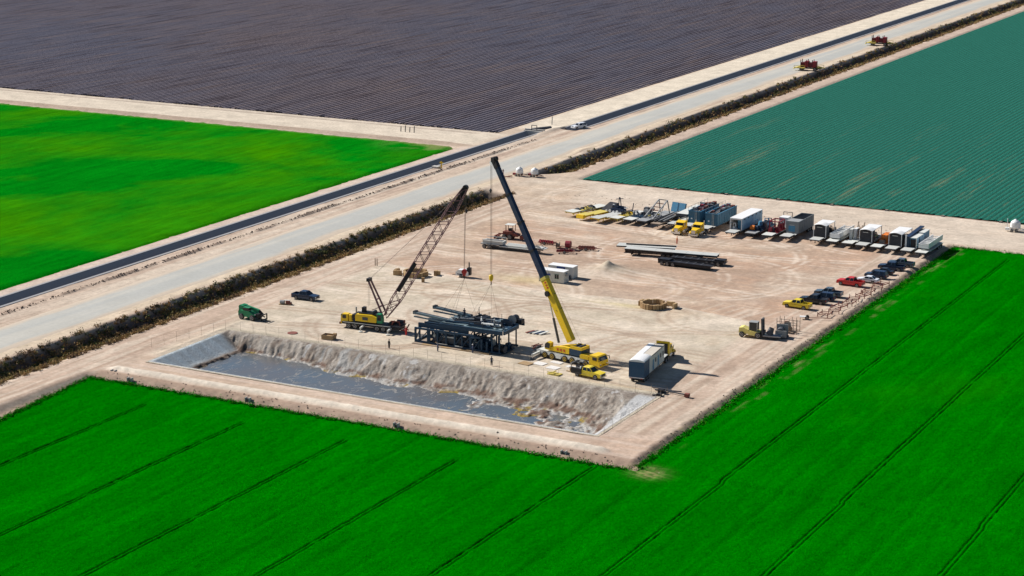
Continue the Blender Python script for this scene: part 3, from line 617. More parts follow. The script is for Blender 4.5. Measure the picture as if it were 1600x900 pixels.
def wheel_y(t, x, y, r, w, rim=None):
    """a wheel whose axle lies along x"""
    sg = 1 if x > 0 else -1; key = (r, w, sg)
    if key not in _wy:
        a = MB().lathe((-w/2, 0, 0), (1, 0, 0), [(0, r*.62), (.02*w, r*.9), (.12*w, r), (.88*w, r), (.98*w, r*.9), (w, r*.62)], 16)
        b_ = MB().lathe((sg*(w/2-.02), 0, 0), (sg, 0, 0), [(0, r*.6), (.04, r*.58), (-.04, r*.42), (.05, r*.16)], 10); _wy[key] = (a.mesh('wheel', RUB, True), b_.mesh('rim', OFFW))
    o = link('wheel', _wy[key][0], t.o); o.location = (x, y, r); link('rim', _wy[key][1], o)

def machinery(t, seed, x0, x1, y0, y1, z, h, mats, n=9):
    """engines, pumps, tanks and pipework bolted on a base, all parts of thing t"""
    q = random.Random(seed); t.box('skid_base', mats[0], (x0, x1, y0, y1, z, z+.14)); lx, ly = x1-x0, y1-y0
    for k in range(n):
        cx, cy = x0+lx*q.uniform(.2, .8), y0+ly*(k+.5)/n; sx, sy, sz = lx*q.uniform(.15, .38), ly*q.uniform(.05, .11), h*q.uniform(.35, 1.); mt = mats[q.randrange(len(mats))]
        kind = q.choice(['housing', 'drum', 'motor', 'housing', 'stand'])
        if kind == 'housing':
            o = t.add('housing', MB().frust((cx-sx, cx+sx, cy-sy, cy+sy), (cx-sx*.8, cx+sx*.7, cy-sy*.8, cy+sy*.8), z+.14, z+sz*.8), mt); t.box('cap', mats[-1], (cx-sx*.5, cx+sx*.4, cy-sy*.4, cy+sy*.4, z+sz*.8, z+sz*.8+.18), parent=o)
        elif kind == 'drum':
            rr = min(.6, sz*.42); o = t.cyl('drum', mt, (cx-sx, cy, z+.15+rr), (cx+sx, cy, z+.15+rr), rr); t.cyl('flange', mats[-1], (cx+sx, cy, z+.15+rr), (cx+sx+.08, cy, z+.15+rr), rr*1.15, parent=o)
        elif kind == 'motor':
            rr = min(.5, sz*.35); t.cyl('motor', mt, (cx, cy-sy, z+.2+rr), (cx, cy+sy*1.4, z+.2+rr), rr, rr*.8)
        else: t.beams('stand', mt, .14, [((cx-sx, cy-sy, z), (cx-sx*.6, cy, z+sz)), ((cx+sx, cy-sy, z), (cx+sx*.6, cy, z+sz)), ((cx-sx*.8, cy, z+sz), (cx+sx*.8, cy, z+sz)), ((cx-sx, cy+sy, z), (cx-sx*.6, cy, z+sz)), ((cx+sx, cy+sy, z), (cx+sx*.6, cy, z+sz))])
    for k in range(max(3, n//2)):
        a = [q.uniform(x0+.1, x1-.1), q.uniform(y0, y0+ly*.6), z+q.uniform(.3, h)]; m = MB(); c = list(a)
        for j in range(3):
            e = list(c); e[j % 3] += q.uniform(-.6, .6) if j == 0 else q.uniform(.3, ly*.3) if j == 1 else -q.uniform(.1, min(.8, c[2]-z-.1) if c[2]-z > .3 else .15)
            e[0] = min(max(e[0], x0), x1); e[1] = min(e[1], y1); m.cyl(c, e, .07, n=6); c = e
        t.add('pipe', m, mats[q.randrange(len(mats))])

def lattice(t, a, b_, w0, w1, wt0, wt1, bays, mat, rc=.09, rl=.05, name='boom', side=None):
    """four-chord lattice from a to b_; width grows from w0 to w1 over the first and shrinks over the last bays"""
    a = Vector(a); b_ = Vector(b_); d = (b_-a); L = d.length; d.normalize(); s_ = (side or d.cross(Vector((0, 0, 1)))).normalized(); u = s_.cross(d).normalized()
    def rad(f): return np.interp(f, [0, wt0, wt1, 1], [w0, w1, w1, w0*1.2])/2
    def P(f, i): r_ = rad(f); return a+d*L*f+s_*(r_*(1, 1, -1, -1)[i])+u*(r_*(1, -1, -1, 1)[i])
    fs = [k/bays for k in range(bays+1)]; root = None
    for i in range(4):
        m = MB()
        for f, g in ((0, wt0), (wt0, wt1), (wt1, 1)): m.cyl(P(f, i), P(g, i), rc, n=6)
        o = t.add('chord' if root else name, m, mat, root)
        root = root or o
    for k in range(bays):
        for i in range(4):
            j = (i+1) % 4; p, q = (P(fs[k], i), P(fs[k+1], j)) if k % 2 else (P(fs[k], j), P(fs[k+1], i))
            t.add('lacing_bar', MB().cyl(p, q, rl, n=5), mat, root)
    return root, P, rad

def person(label, x, y, z, rz, top, legs=DENIM, hat=None, pose=0, cat='person'):
    """one continuous skinned body; clothes and hat are its children"""
    sk = {0: (0, 0, .95), 1: (0, 0, 1.15), 2: (0, 0, 1.38), 3: (0, 0, 1.50), 4: (.02, 0, 1.60), 5: (.03, 0, 1.72),
          6: (0, .19, 1.40), 7: (.03+.1*pose, .27, 1.13), 8: (.12+.25*pose, .27, .90+.15*pose), 9: (0, -.19, 1.40), 10: (-.02, -.28, 1.13), 11: (.08+.2*pose, -.28, .89),
          12: (0, .1, .90), 13: (.05, .11, .5), 14: (0, .12, .09), 15: (.15, .13, .04), 16: (0, -.1, .90), 17: (.03, -.12, .5), 18: (-.08, -.13, .09), 19: (.07, -.14, .04)}
    rad_ = [.14, .13, .15, .065, .095, .08, .06, .05, .035, .06, .05, .035, .10, .07, .045, .045, .10, .07, .045, .045]
    ed = [(0, 1), (1, 2), (2, 3), (3, 4), (4, 5), (2, 6), (6, 7), (7, 8), (2, 9), (9, 10), (10, 11), (0, 12), (12, 13), (13, 14), (14, 15), (0, 16), (16, 17), (17, 18), (18, 19)]
    vs = [sk[i] for i in range(20)]
    for hnd in (8, 11):
        hx, hy, hz = vs[hnd]; sgn = 1 if hy > 0 else -1; k = len(vs); vs.append((hx+.03, hy, hz-.08)); rad_.append(.028); ed.append((hnd, k))
        for j, ln in enumerate((.07, .08, .075, .06)):
            k2 = len(vs); vs.append((hx+.055-.022*j+.01, hy, hz-.08-ln*.6)); vs.append((hx+.055-.022*j, hy-sgn*.02, hz-.08-ln*1.1)); rad_ += [.009, .008]; ed += [(k, k2), (k2, k2+1)]
        k2 = len(vs); vs.append((hx+.075, hy-sgn*.02, hz-.06)); rad_.append(.01); ed.append((k, k2))
    me = bpy.data.meshes.new('person'); me.from_pydata(vs, ed, []); me.materials.append(top)
    o = link('person', me); o.location = (x, y, z); o.rotation_euler = (0, 0, rz); md = o.modifiers.new('skin', 'SKIN')
    for v_, r_ in zip(me.skin_vertices[0].data, rad_): v_.radius = (r_, r_)
    me.skin_vertices[0].data[0].use_root = True; o.modifiers.new('sub', 'SUBSURF').levels = 1; o.modifiers['sub'].render_levels = 1
    o['label'] = label; o['category'] = cat
    hd = MB().lathe((.03, 0, 1.54), (0, 0, 1), [(0, .05), (.05, .085), (.12, .098), (.19, .09), (.23, .05)], 10); hd.box(.115, .15, -.015, .015, 1.62, 1.66)
    link('head', hd.mesh('head', SKIN, True), o)
    link('trousers', MB().lathe((0, .1, .12), (0, 0, 1), [(0, .075), (.4, .09), (.82, .125)], 10).lathe((.0, -.11, .12), (0, 0, 1), [(0, .075), (.4, .09), (.82, .125)], 10).mesh('trousers', legs), o)
    if hat: link('hard_hat', MB().lathe((.03, 0, 1.70), (0, 0, 1), [(0, .16), (.015, .15), (.02, .12), (.08, .10), (.12, .04)], 12).mesh('hard_hat', hat), o)
    return o
WHTM = WHT

# ---------------------------------------------------------------- all-terrain crane
ct = T('mobile_crane', 'yellow five-axle crane with long dark telescopic boom raised over the blue steel platform', 'crane', 28.4, -25.5, R(-10.8))
inv = Matrix.Rotation(-R(-10.8), 4, 'Z') @ Matrix.Translation((-28.4, 25.5, 0))
def loc(p): return inv @ Vector(p)
t = ct
t.add('carrier_deck', MB().prism([(-7, 1.0), (-6.6, .8), (6.9, .7), (6.9, 1.15), (3.4, 1.45), (-6.8, 1.5), (-7, 1.4)], -1.35, 1.35), OFFW)
ar = MB()
for wx in (-5.0, -3.3, -.3, 1.4, 4.6):
    for s_ in (-1, 1): wheel(t, wx, s_*1.2, .68, .5, RIMY)
t.box('side_skirt', OFFW, (-2.4, -1.2, -1.42, -1.36, .5, 1.2), (2.3, 3.2, -1.42, -1.36, .5, 1.2), (-2.4, -1.2, 1.36, 1.42, .5, 1.2), (2.3, 3.2, 1.36, 1.42, .5, 1.2))
t.add('engine_cover', MB().prism([(3.2, 1.46), (5.2, 1.46), (5.2, 2.15), (4.9, 2.3), (3.4, 2.3), (3.2, 2.1)], -1.38, -.2), YEL)
t.add('engine_cover', MB().prism([(3.2, 1.46), (5.2, 1.46), (5.2, 2.0), (3.2, 2.0)], .2, 1.38), YEL)
cab = t.add('carrier_cab', MB().prism([(5.3, .75), (7.5, .6), (7.75, 1.0), (7.7, 1.6), (7.35, 2.35), (7.1, 2.5), (5.45, 2.5), (5.3, 2.3)], -1.36, 1.36), YEL)
t.add('windscreen', MB().add([(7.74, -1.15, 1.6), (7.74, 1.15, 1.6), (7.42, 1.1, 2.32), (7.42, -1.1, 2.32), (7.6, -1.15, 1.6), (7.6, 1.15, 1.6), (7.3, 1.1, 2.32), (7.3, -1.1, 2.32)], [(0, 1, 2, 3), (4, 5, 6, 7), (0, 1, 5, 4), (1, 2, 6, 5), (2, 3, 7, 6), (3, 0, 4, 7)]), GLASS, cab)
for s_ in (-1, 1):
    t.box('side_window', GLASS, (6.1, 7.1, *sorted((s_*1.33, s_*1.39)), 1.65, 2.25), parent=cab); t.box('headlight', LAMP, (7.55, 7.74, *sorted((s_*.8, s_*1.15)), .85, 1.05), parent=cab)
    t.beams('mirror', BLK, .1, [((7.4, s_*1.4, 2.2), (7.8, s_*1.65, 2.1)), ((7.8, s_*1.65, 1.6), (7.8, s_*1.65, 2.2))])
t.box('bumper', YEL, (7.4, 7.85, -1.38, 1.38, .5, .72))
for wx in (-6.3, 2.9):       # outriggers with floats on timber mats
    for s_ in (-1, 1):
        e = 3.6 if s_ < 0 else 3.2
        o = t.add('outrigger_beam', MB().beam((wx, s_*1.2, 1.0), (wx, s_*e, .85), .35, .4), OFFW if wx < 0 else DGR)
        t.cyl('outrigger_jack', CHR, (wx, s_*(e-.1), 1.1), (wx, s_*(e-.1), .2), .12, parent=o); t.cyl('float', DGR, (wx, s_*(e-.1), .12), (wx, s_*(e-.1), .22), .4, parent=o)
t.box('tail_rack', DGR, (-7.6, -7.0, -1.2, 1.2, .9, 1.3), (-8.2, -7.6, -.9, .9, 1.1, 1.6)); t.beams('tail_guard', RUST, .14, [((-8.2, -1.1, 1.2), (-7, -1.3, 2.1)), ((-8.6, -.6, 1.5), (-7.2, .9, 1.9)), ((-8.4, -1.2, 1.7), (-8.4, 1.2, 1.7))])
t.cyl('slewing_ring', DGR, (-.8, 0, 1.45), (-.8, 0, 1.75), 1.25, n=20)
sup = t.add('superstructure', MB().prism([(-3.6, 1.76), (.7, 1.76), (.7, 2.95), (-.5, 3.0), (-2.6, 2.75), (-3.6, 2.4)], -1.35, -.75), YEL)
t.add('superstructure', MB().prism([(-3.4, 1.76), (2.4, 1.76), (2.6, 3.1), (.3, 3.2), (-1.8, 2.7), (-3.4, 2.2)], .55, 1.3), YEL)
t.box('turntable_deck', DGR, (-3.6, 3.1, -.74, .54, 1.76, 2.1))
for k in range(3):                               # the red markings on the side panel
    o = MB().beam((-2.2+k*.75, -1.365, 2.05), (-1.75+k*.75, -1.365, 2.5), .03, .14).beam((-2.2+k*.75, -1.365, 2.5), (-1.75+k*.75, -1.365, 2.05), .03, .14); t.add('red_marking', o, RED, sup)
t.add('engine_housing', MB().prism([(.72, 1.76), (3.4, 1.76), (3.4, 2.9), (.72, 2.9)], -1.32, .54), BLU)
t.box('counterweight', DGR, (2.5, 3.4, .56, 1.5, 1.76, 2.9)); cwt = t.box('winch_frame', YEL, (.9, 3.5, -1.3, -1.12, 2.91, 3.45), (.9, 3.5, 1.12, 1.3, 2.91, 3.45), (3.3, 3.5, -1.11, 1.11, 2.91, 3.45)); t.cyl('winch_drum', DGR, (2.6, -1.1, 3.2), (2.6, 1.1, 3.2), .36, parent=cwt); t.cyl('winch_drum', BLK, (1.6, -1.1, 3.2), (1.6, 1.1, 3.2), .3, parent=cwt)
oc = t.add('operator_cab', MB().prism([(-5.0, 1.85), (-3.7, 1.76), (-3.65, 3.2), (-4.4, 3.35), (-4.9, 2.9)], -1.42, -.5), YEL)
t.add('cab_glass', MB().prism([(-5.02, 2.15), (-3.85, 2.15), (-3.8, 3.1), (-4.42, 3.22), (-4.93, 2.85)], -1.46, -.46), GLASS, oc)
foot, tip = loc((27.9, -24.1, 3.5)), loc((8.5, -18.7, 35.4)); d = (tip-foot); BL = d.length; d.normalize()
cuts = [0, .345, .50, .655, .81, .965]; ws = [1.22, 1.10, 1.0, .90, .80]
boom = None
for k in range(5):
    p, q = foot+d*BL*cuts[k], foot+d*BL*cuts[k+1]
    o = t.add('boom' if k == 0 else 'boom_section', MB().beam(p, q, ws[k]*.86, ws[k]*1.12), YEL if k == 0 else NAVY, boom); boom = boom or o
    if k: t.add('collar', MB().beam(q-d*.35, q, ws[k]*.86+.1, ws[k]*1.12+.1), BLK if k else YEL, boom)
t.add('collar', MB().beam(foot+d*BL*.335, foot+d*BL*.35, 1.16, 1.5), YEL2, boom)
side = d.cross(Vector((0, 0, 1))).normalized(); upv = side.cross(d).normalized()
hp = foot+d*BL*.965
hd = t.add('boom_head', MB().beam(hp, tip, .8, 1.0).beam(tip-side*.45, tip+side*.45, .9), BLK, boom)
t.add('sheave', MB().cyl(tip-upv*.75-side*.25-d*.3, tip-upv*.75+side*.25-d*.3, .5, n=16), WHT, hd); t.add('sheave', MB().cyl(tip+upv*.5-side*.3, tip+upv*.5+side*.3, .45, n=16), BLK, hd)
rl = foot+d*BL*.265; t.add('hose_reel', MB().cyl(rl+side*.55-upv*.35, rl+side*.85-upv*.35, .55, n=18), BLK, boom); t.add('hose_reel', MB().cyl(rl-side*.55-upv*.35, rl-side*.85-upv*.35, .55, n=18), BLK, boom)
for f in (.17, .25): t.add('rope_guide', MB().beam(foot+d*BL*f+upv*.6, foot+d*BL*f+upv*1.25, .1).beam(foot+d*BL*f-side*.6, foot+d*BL*f+side*.6, .12), DGR, boom)
for k in range(3):                              # red marks near the top of the yellow section
    g = foot+d*BL*(.32-.014*k)+upv*.2; t.add('red_marking', MB().beam(g-side*.54-upv*.25, g-side*.54+upv*.25, .03, .22), RED, boom)
c0, c1 = loc((24.9, -23.4, 2.6)), foot+d*BL*.26-upv*.8
cy = t.add('lift_cylinder', MB().cyl(c0, c0+(c1-c0)*.52, .24, n=10), DGR); t.add('piston_rod', MB().cyl(c0+(c1-c0)*.52, c1, .14, n=8), CHR, cy)
hk = loc((7.9, -18.9, 12.2)); tp = tip-upv*.75-d*.3
for k in (-.22, -.07, .07, .22): t.add('hoist_rope', MB().cyl(tp+side*k-upv*.3, hk+side*k+Vector((0, 0, .6)), .022, n=4), WIRE)
hb = t.add('hook_block', MB().lathe(hk+Vector((0, 0, -.7)), (0, 0, 1), [(0, .08), (.25, .28), (.5, .42), (1.2, .42), (1.4, .2)], 10), YEL); t.add('hook', MB().cyl(hk+Vector((0, 0, -1.2)), hk+Vector((0, 0, -.65)), .1, n=6).beam(hk+Vector((-.15, 0, -1.25)), hk+Vector((.2, 0, -1.15)), .12), BLK, hb)
t.add('auxiliary_rope', MB().cyl(tip-upv*1.15, tip-upv*1.15+Vector((0, 0, -5.1)), .02, n=4), WIRE); t.add('ball_hook', MB().lathe(tip-upv*1.15+Vector((0, 0, -6)), (0, 0, 1), [(0, .05), (.3, .2), (.6, .28), (.9, .1)], 8), DGR)
for ex, ey in ((5.6, -21.2), (10.8, -21.2), (6.2, -25.8), (11.6, -25.6)): t.add('lifting_sling', MB().cyl(hk+Vector((0, 0, -1.1)), loc((ex, ey, 4.75)), .02, n=4), WIRE)
t.add('winch_rope', MB().cyl(loc((30.6, -25.2, 3.5)), foot+d*BL*.97+upv*.8, .018, n=4), WIRE, boom)

# ---------------------------------------------------------------- lattice boom crane
LO = (-16.2, -23.6); LA = R(5.4); t = T('lattice_boom_crane', 'old yellow truck crane with brown lattice boom and tall mast beside the pond', 'crane', *LO, LA)
inv = Matrix.Rotation(-LA, 4, 'Z') @ Matrix.Translation((-LO[0], -LO[1], 0))
t.add('carrier_deck', MB().prism([(-6.2, .9), (6.4, .75), (6.4, 1.3), (-5.8, 1.45), (-6.3, 1.3)], -1.35, 1.35), BLK)
t.box('deck_edge', OFFW, (-6.0, 4.5, -1.42, -1.36, 1.22, 1.36), (-6.0, 4.5, 1.36, 1.42, 1.22, 1.36))
for wx in (-4.75, -3.35, 1.5, 2.85):
    for s_ in (-1, 1): wheel(t, wx, s_*1.12, .60, .48, RIMG if wx > 0 else RIMG)
cb = t.add('carrier_cab', MB().prism([(-6.5, .8), (-4.9, 1.46), (-4.9, 2.9), (-6.2, 2.9), (-6.5, 2.0)], -1.3, -.1), YEL); t.box('cab_window', GLASS, (-6.1, -5.3, -1.33, -1.29, 2.0, 2.7), parent=cb); t.box('cab_window', GLASS, (-6.52, -6.3, -1.15, -.25, 2.1, 2.75), parent=cb)
t.cyl('air_drum', YEL, (-4.4, -.9, 1.5), (-4.4, -.9, 2.8), .45); t.cyl('exhaust_stack', GRY, (-3.5, -.3, 1.5), (-3.5, -.3, 4.3), .16); t.box('front_bumper', RUST, (-6.9, -6.5, -1.2, 1.2, .7, 1.1))
t.cyl('slewing_ring', BLK, (0, 0, 1.4), (0, 0, 1.75), 1.2, n=18)
hs = t.add('engine_house', MB().prism([(-3.2, 1.76), (1.4, 1.76), (1.5, 2.8), (.4, 3.2), (-3.0, 3.15), (-3.2, 2.9)], -1.45, 1.3), YEL)
t.box('roof_plate', BLK, (-2.6, 1.2, -1.0, 1.2, 3.16, 3.4)); t.box('counterweight', BLK, (-3.9, -3.22, -1.4, 1.35, 1.8, 3.0)); t.box('louvre', DGR, (-1.6, -.4, -1.5, -1.46, 2.1, 2.7), parent=hs)
t.cyl('air_cleaner', WHT, (-2.4, .3, 3.15), (-2.4, .3, 3.7), .3); t.box('gantry_base', BLK, (-2.2, -1.6, -.5, .5, 3.2, 4.4)); t.cyl('winch_drum', DGR, (.2, -.9, 3.5), (.2, .9, 3.5), .35)
oc = t.add('operator_cab', MB().prism([(1.55, 1.76), (2.7, 1.76), (2.7, 2.7), (2.4, 3.6), (1.55, 3.6)], -1.45, -.5), GRN); t.box('cab_glass', GLASS, (1.7, 2.5, -1.49, -1.45, 2.3, 3.4), parent=oc)
for wx in (-1.4, 4.6):
    for s_ in (-1, 1):
        o = t.add('outrigger_beam', MB().beam((wx, s_*1.2, .95), (wx, s_*2.9, .75), .3, .35), OFFW); t.cyl('outrigger_jack', CHR, (wx, s_*2.8, .95), (wx, s_*2.8, .1), .1, parent=o); t.cyl('float', OFFW, (wx, s_*2.8, .06), (wx, s_*2.8, .16), .42, parent=o)
t.box('tail_deck', DGR, (3.4, 6.6, -1.2, 1.2, 1.31, 1.5)); machinery(t, 5, 3.8, 6.8, -1.1, 1.1, 1.5, .9, [BLK, DGR, RUST], 4)
t.beams('tail_hitch', RUST, .18, [((6.3, -.8, .8), (7.6, -.4, .5)), ((6.3, .8, .8), (7.6, .4, .5)), ((7.4, -.9, .4), (7.5, .9, 1.6))])
lf, lt = loc((-13.7, -22.7, 3.0)), loc((2.7, -19.5, 29.6))
inv2 = inv; lf = inv2 @ Vector((-13.7, -22.9, 2.7)); lt = inv2 @ Vector((2.7, -19.5, 29.6))
bo, PP, rad = lattice(t, lf, lt, .7, 1.75, .13, .86, 26, LATT, .09, .058, 'boom')
dd = (lt-lf).normalized()
t.add('guard_panel', MB().beam(PP(.2, 0)*.78+PP(.2, 1)*.22, PP(.42, 0)*.78+PP(.42, 1)*.22, .12, .85), BLK, bo)
t.add('tip_plate', MB().beam(lf*.14+lt*.86, lf*.03+lt*.97, .16, .8).beam(lf*.1+lt*.9, lf*.02+lt*.98, .9, .16), BLK, bo)
hd = t.add('boom_head', MB().beam(lt-dd*.9, lt+dd*.3, .8, .9), BLK, bo); sd = dd.cross(Vector((0, 0, 1))).normalized(); t.add('sheave', MB().cyl(lt-sd*.3, lt+sd*.3, .55, n=14), DGR, hd)
mt_ = inv2 @ Vector((-17.3, -23.0, 9.9)); mb_ = [inv2 @ Vector((-13.9, -22.9+s_*.8, 3.1)) for s_ in (-1, 1)]; mt2 = [mt_+Vector((0, s_*.5, 0)) for s_ in (-1, 1)]
m = MB()
for k in (0, 1): m.beam(mb_[k], mt2[k], .28)
for f in (.25, .45, .97): m.beam(mb_[0].lerp(mt2[0], f), mb_[1].lerp(mt2[1], f), .2)
ms = t.add('mast', m, LATT); t.add('mast_head', MB().beam(mt_-Vector((0, .7, 0)), mt_+Vector((0, .7, 0)), .6), BLK, ms)
t.beams('back_stop', LATT, .13, [(inv2 @ Vector((-17.0, -22.6, 3.6)), PP(.17, 1)), (inv2 @ Vector((-14.6, -23.9, 3.4)), PP(.12, 2))])
wn = inv2 @ Vector((-17.6, -22.8, 4.4))
for k in (-.4, 0, .4): t.add('mast_rope', MB().cyl(mt_+Vector((0, k, 0)), wn+Vector((0, k, 0)), .022, n=4), WIRE, ms)
for k in (-.5, .5): t.add('pendant_rope', MB().cyl(mt_+Vector((0, k, 0)), lt+sd*k*.8-dd*.4, .02, n=4), WIRE, ms)
hk = inv2 @ Vector((2.35, -19.6, 13.0))
for k in (-.28, .02, .28): t.add('hoist_rope', MB().cyl(lt+sd*k, hk+sd*k+Vector((0, 0, .5)), .025, n=4), WIRE)
hb = t.add('hook_block', MB().cyl(hk-sd*.3, hk+sd*.3, .5, n=12).beam(hk, hk+Vector((0, 0, -.8)), .5), RED); t.add('hook', MB().beam(hk+Vector((0, 0, -1.4)), hk+Vector((0, 0, -.8)), .14), BLK, hb)
t.add('auxiliary_rope', MB().cyl(lt+dd*.3, lt+dd*.3+Vector((0, 0, -4.6)), .02, n=4), WIRE); t.add('ball_hook', MB().lathe(lt+dd*.3+Vector((0, 0, -5.3)), (0, 0, 1), [(0, .05), (.25, .2), (.5, .26), (.8, .1)], 8), BLK)
for ex, ey in ((-1.5, -21.6), (2.8, -26.6), (5.8, -21.0), (1., -21.)): t.add('lifting_sling', MB().cyl(hk+Vector((0, 0, -1.4)), inv2 @ Vector((ex, ey, 4.9)), .02, n=4), WIRE)

# ---------------------------------------------------------------- blue steel substructure and platform
t = T('steel_substructure', 'dark blue braced steel frame standing on timber mats between the two cranes', 'steel frame', 4, -25)
X0, X1 = -8.0, 8.3
for y in (-2.9, 1.9):
    t.box('bottom_beam', BLU, (X0, X1, y-.18, y+.18, .16, .5)); t.box('top_beam', BLU, (X0, X1-2.2, y-.16, y+.16, 2.75, 3.1))
    for k, x in enumerate((-7.85, -6.9, -5.05, -4.7, -2.9, -1.0, .9, 2.5, 4.3, 6.2, 7.9)):
        t.add('post', MB().beam((x, y, .5), (x, y, 2.75 if x < 5.5 else 2.2), .26 if k % 2 else .34), BLU)
    for a, c in ((-7.8, -6.9), (-6.9, -5.05), (-2.9, -1), (.9, 2.5), (2.5, 4.3), (6.2, 4.3)): t.add('brace', MB().beam((a, y, .55), (c, y, 2.7), .16), BLU)
for x in (-7.85, -5, -2.9, .9, 4.3, 6.2, 7.9):
    t.add('cross_beam', MB().beam((x, -2.7, .33), (x, 1.7, .33), .26), BLU); t.add('cross_beam', MB().beam((x, -2.7, 2.65), (x, 1.7, 2.65), .26), BLU)
t.box('girder', BLU, (-7.4, 3.6, -2.6, -2.2, 3.11, 3.95), (-7.4, 3.6, 1.2, 1.6, 3.11, 3.95)); t.box('girder', BLU, (-7.2, 7, -.6, -.3, 3.11, 3.7))
t.add('knee_frame', MB().beam((4.6, -3.2, .3), (4.6, -3.2, 2.6), .3).beam((4.6, -3.2, 2.6), (6.6, -3.2, 2.9), .3).beam((6.9, -3.2, .3), (6.9, -3.2, 2.6), .3).beam((4.6, -3.2, .4), (6.9, -3.2, .4), .3).beam((5.2, -3.2, .5), (6.6, -3.2, 2.5), .2), BLU)
machinery(t, 21, -4.5, 8.2, -2.3, 1.5, .5, 2.1, [BLU, DGR, BLK, BLU, BLK, OFFW], 13); machinery(t, 24, 8.3, 11.5, -2.4, 1.6, .2, 2.2, [BLU, BLK, BLU, DGR], 7)
t.box('ladder_platform', OFFW, (-3, -.6, -3.3, -3.1, .5, .62), (1.1, 2.8, -3.35, -3.1, .5, .62))
for k in range(8): solo('timber_mat', MB().box(-1.05, 1.05, -4.0, 3.1, 0, .15), WOOD if k % 2 else CRB, '%s timber mat from the left under the blue steel frame' % ('first second third fourth fifth sixth seventh eighth'.split()[k]), 'mat', -3.0+k*2.12, -25, 0, 'timber mats under the steel frame', .01)

t = T('rig_platform', 'blue-grey rig floor platform with motors lowered onto the blue steel frame', 'platform', 0, 0)
zt = 4.72
for k, (a, b_, c, d_) in enumerate(((1.8, 4.3, -27.6, -24.6), (4.35, 6.9, -27.6, -24.6), (1.8, 4.3, -24.55, -20.6), (4.35, 6.9, -24.55, -20.6), (6.95, 9.8, -28.2, -25.9), (9.85, 12.7, -28.2, -25.9), (12.75, 15.3, -28.2, -25.9), (9.0, 12.4, -22.2, -20.2), (12.45, 15.6, -22.2, -20.2))): t.box('deck_plate', DECKB, (a, b_, c, d_, zt-.1, zt+(.0 if k % 2 else .03)))
t.box('edge_beam', BLU, (1.6, 15.5, -28.5, -28.25, zt-.75, zt-.02), (6.9, 15.6, -25.85, -25.65, zt-.7, zt-.02), (9.0, 15.8, -22.5, -22.25, zt-.7, zt+.1), (9.0, 15.8, -20.15, -19.95, zt-.7, zt+.1)); t.box('end_beam', BLU, (15.55, 15.85, -28.2, -22.5, zt-.7, zt-.02)); t.box('cross_beam', BLU, (1.6, 1.85, -28.2, -20, zt-.7, zt-.12), (6.9, 7.1, -25.6, -20, zt-.7, zt-.12), (11.6, 11.9, -25.6, -22.5, zt-.7, zt-.1))
t.box('drawworks_housing', BLK, (7.2, 9.3, -24.4, -21.6, zt-.5, zt+.75)); t.add('sloped_cover', MB().prism([(4.9, zt+.04), (7.2, zt+.04), (7.2, zt+.9)], -23.9, -21.6), BLK)
machinery(t, 33, 8.4, 14.8, -25.4, -22.7, zt-.45, 1.5, [BLU, BLK, DGR, GRY, BLU], 6); machinery(t, 35, 6.6, 8.2, -22.6, -20.4, zt, 1.2, [DGR, BLK, GRY], 3)
machinery(t, 36, 7.4, 15.0, -27.9, -26.4, zt+.03, .7, [DECKB, DGR, BLU, OFFW, BLK], 6); machinery(t, 37, 2.2, 4.6, -26.8, -21.0, zt+.03, .45, [DECKB, DGR, GRY, BLK], 5)
for k in range(5): t.add('loose_beam', MB().beam((2.5+k*.3, -27.3+k*.9, zt+.2), (8.5+k*.8, -26.9+k*1.1, zt+.3+.1*k), .2, .3), (BLU, DGR, BLK, GRY, BLU)[k])
dr = t.cyl('drum', DGR, (14.2, -22.0, zt+.7), (14.2, -20.4, zt+.7), .72, n=16); t.cyl('drum_flange', GRY, (14.2, -22.2, zt+.7), (14.2, -22.05, zt+.7), .9, parent=dr, n=16); t.box('motor', BLK, (15.0, 16.1, -21.8, -20.6, zt, zt+.8))
for x in (8.2, 11.0, 13.9, 15.4):
    for y in (-28.0, -20.3): t.add('railing_post', MB().beam((x, y, zt), (x, y, zt+1.05), .07), DGR)
t.cyl('mast_stub', DGR, (6.6, -21.4, zt), (6.6, -21.4, zt+2.1), .06)
for x, y in ((13.0, -27.9), (14.6, -27.9), (13.0, -21.2), (14.6, -21.2), (12.2, -24.6)): t.add('leg', MB().beam((x, y, .3), (x, y, zt-.6), .22), BLU)
for x, y in ((13.8, -27.9), (13.8, -21.2)): t.add('foot_beam', MB().beam((x-1.2, y, .25), (x+1.2, y, .25), .26), BLU)
def ibeam(label, a, b_, n_):
    t = T('steel_beam', label, 'steel beam', 0, 0, 0, 'beams sticking out over the blue frame'); a = Vector(a); b_ = Vector(b_)
    for k in range(3): t.add('rail', MB().beam(a+Vector((0, k*.42, -.05*k)), b_+Vector((0, k*.42, -.05*k)), .22, .42), (DECKB, DGR, BLU)[k])
    t.add('end_clamp', MB().beam(a+Vector((.2, -.1, 0)), a+Vector((.2, .95, 0)), .6), BLK)
    t.add('lower_rail', MB().beam(a+Vector((.1, 0, -.75)), b_+Vector((0, 0, -.45)), .22, .26), DECKB)
ibeam('near dark steel beam jutting left over the end of the blue frame', (-4.6, -27.3, 5.75), (4.2, -27.1, 4.95), 0); ibeam('far dark steel beam jutting left beside the rig platform', (-3.3, -22.0, 5.75), (5.0, -21.9, 4.95), 1)

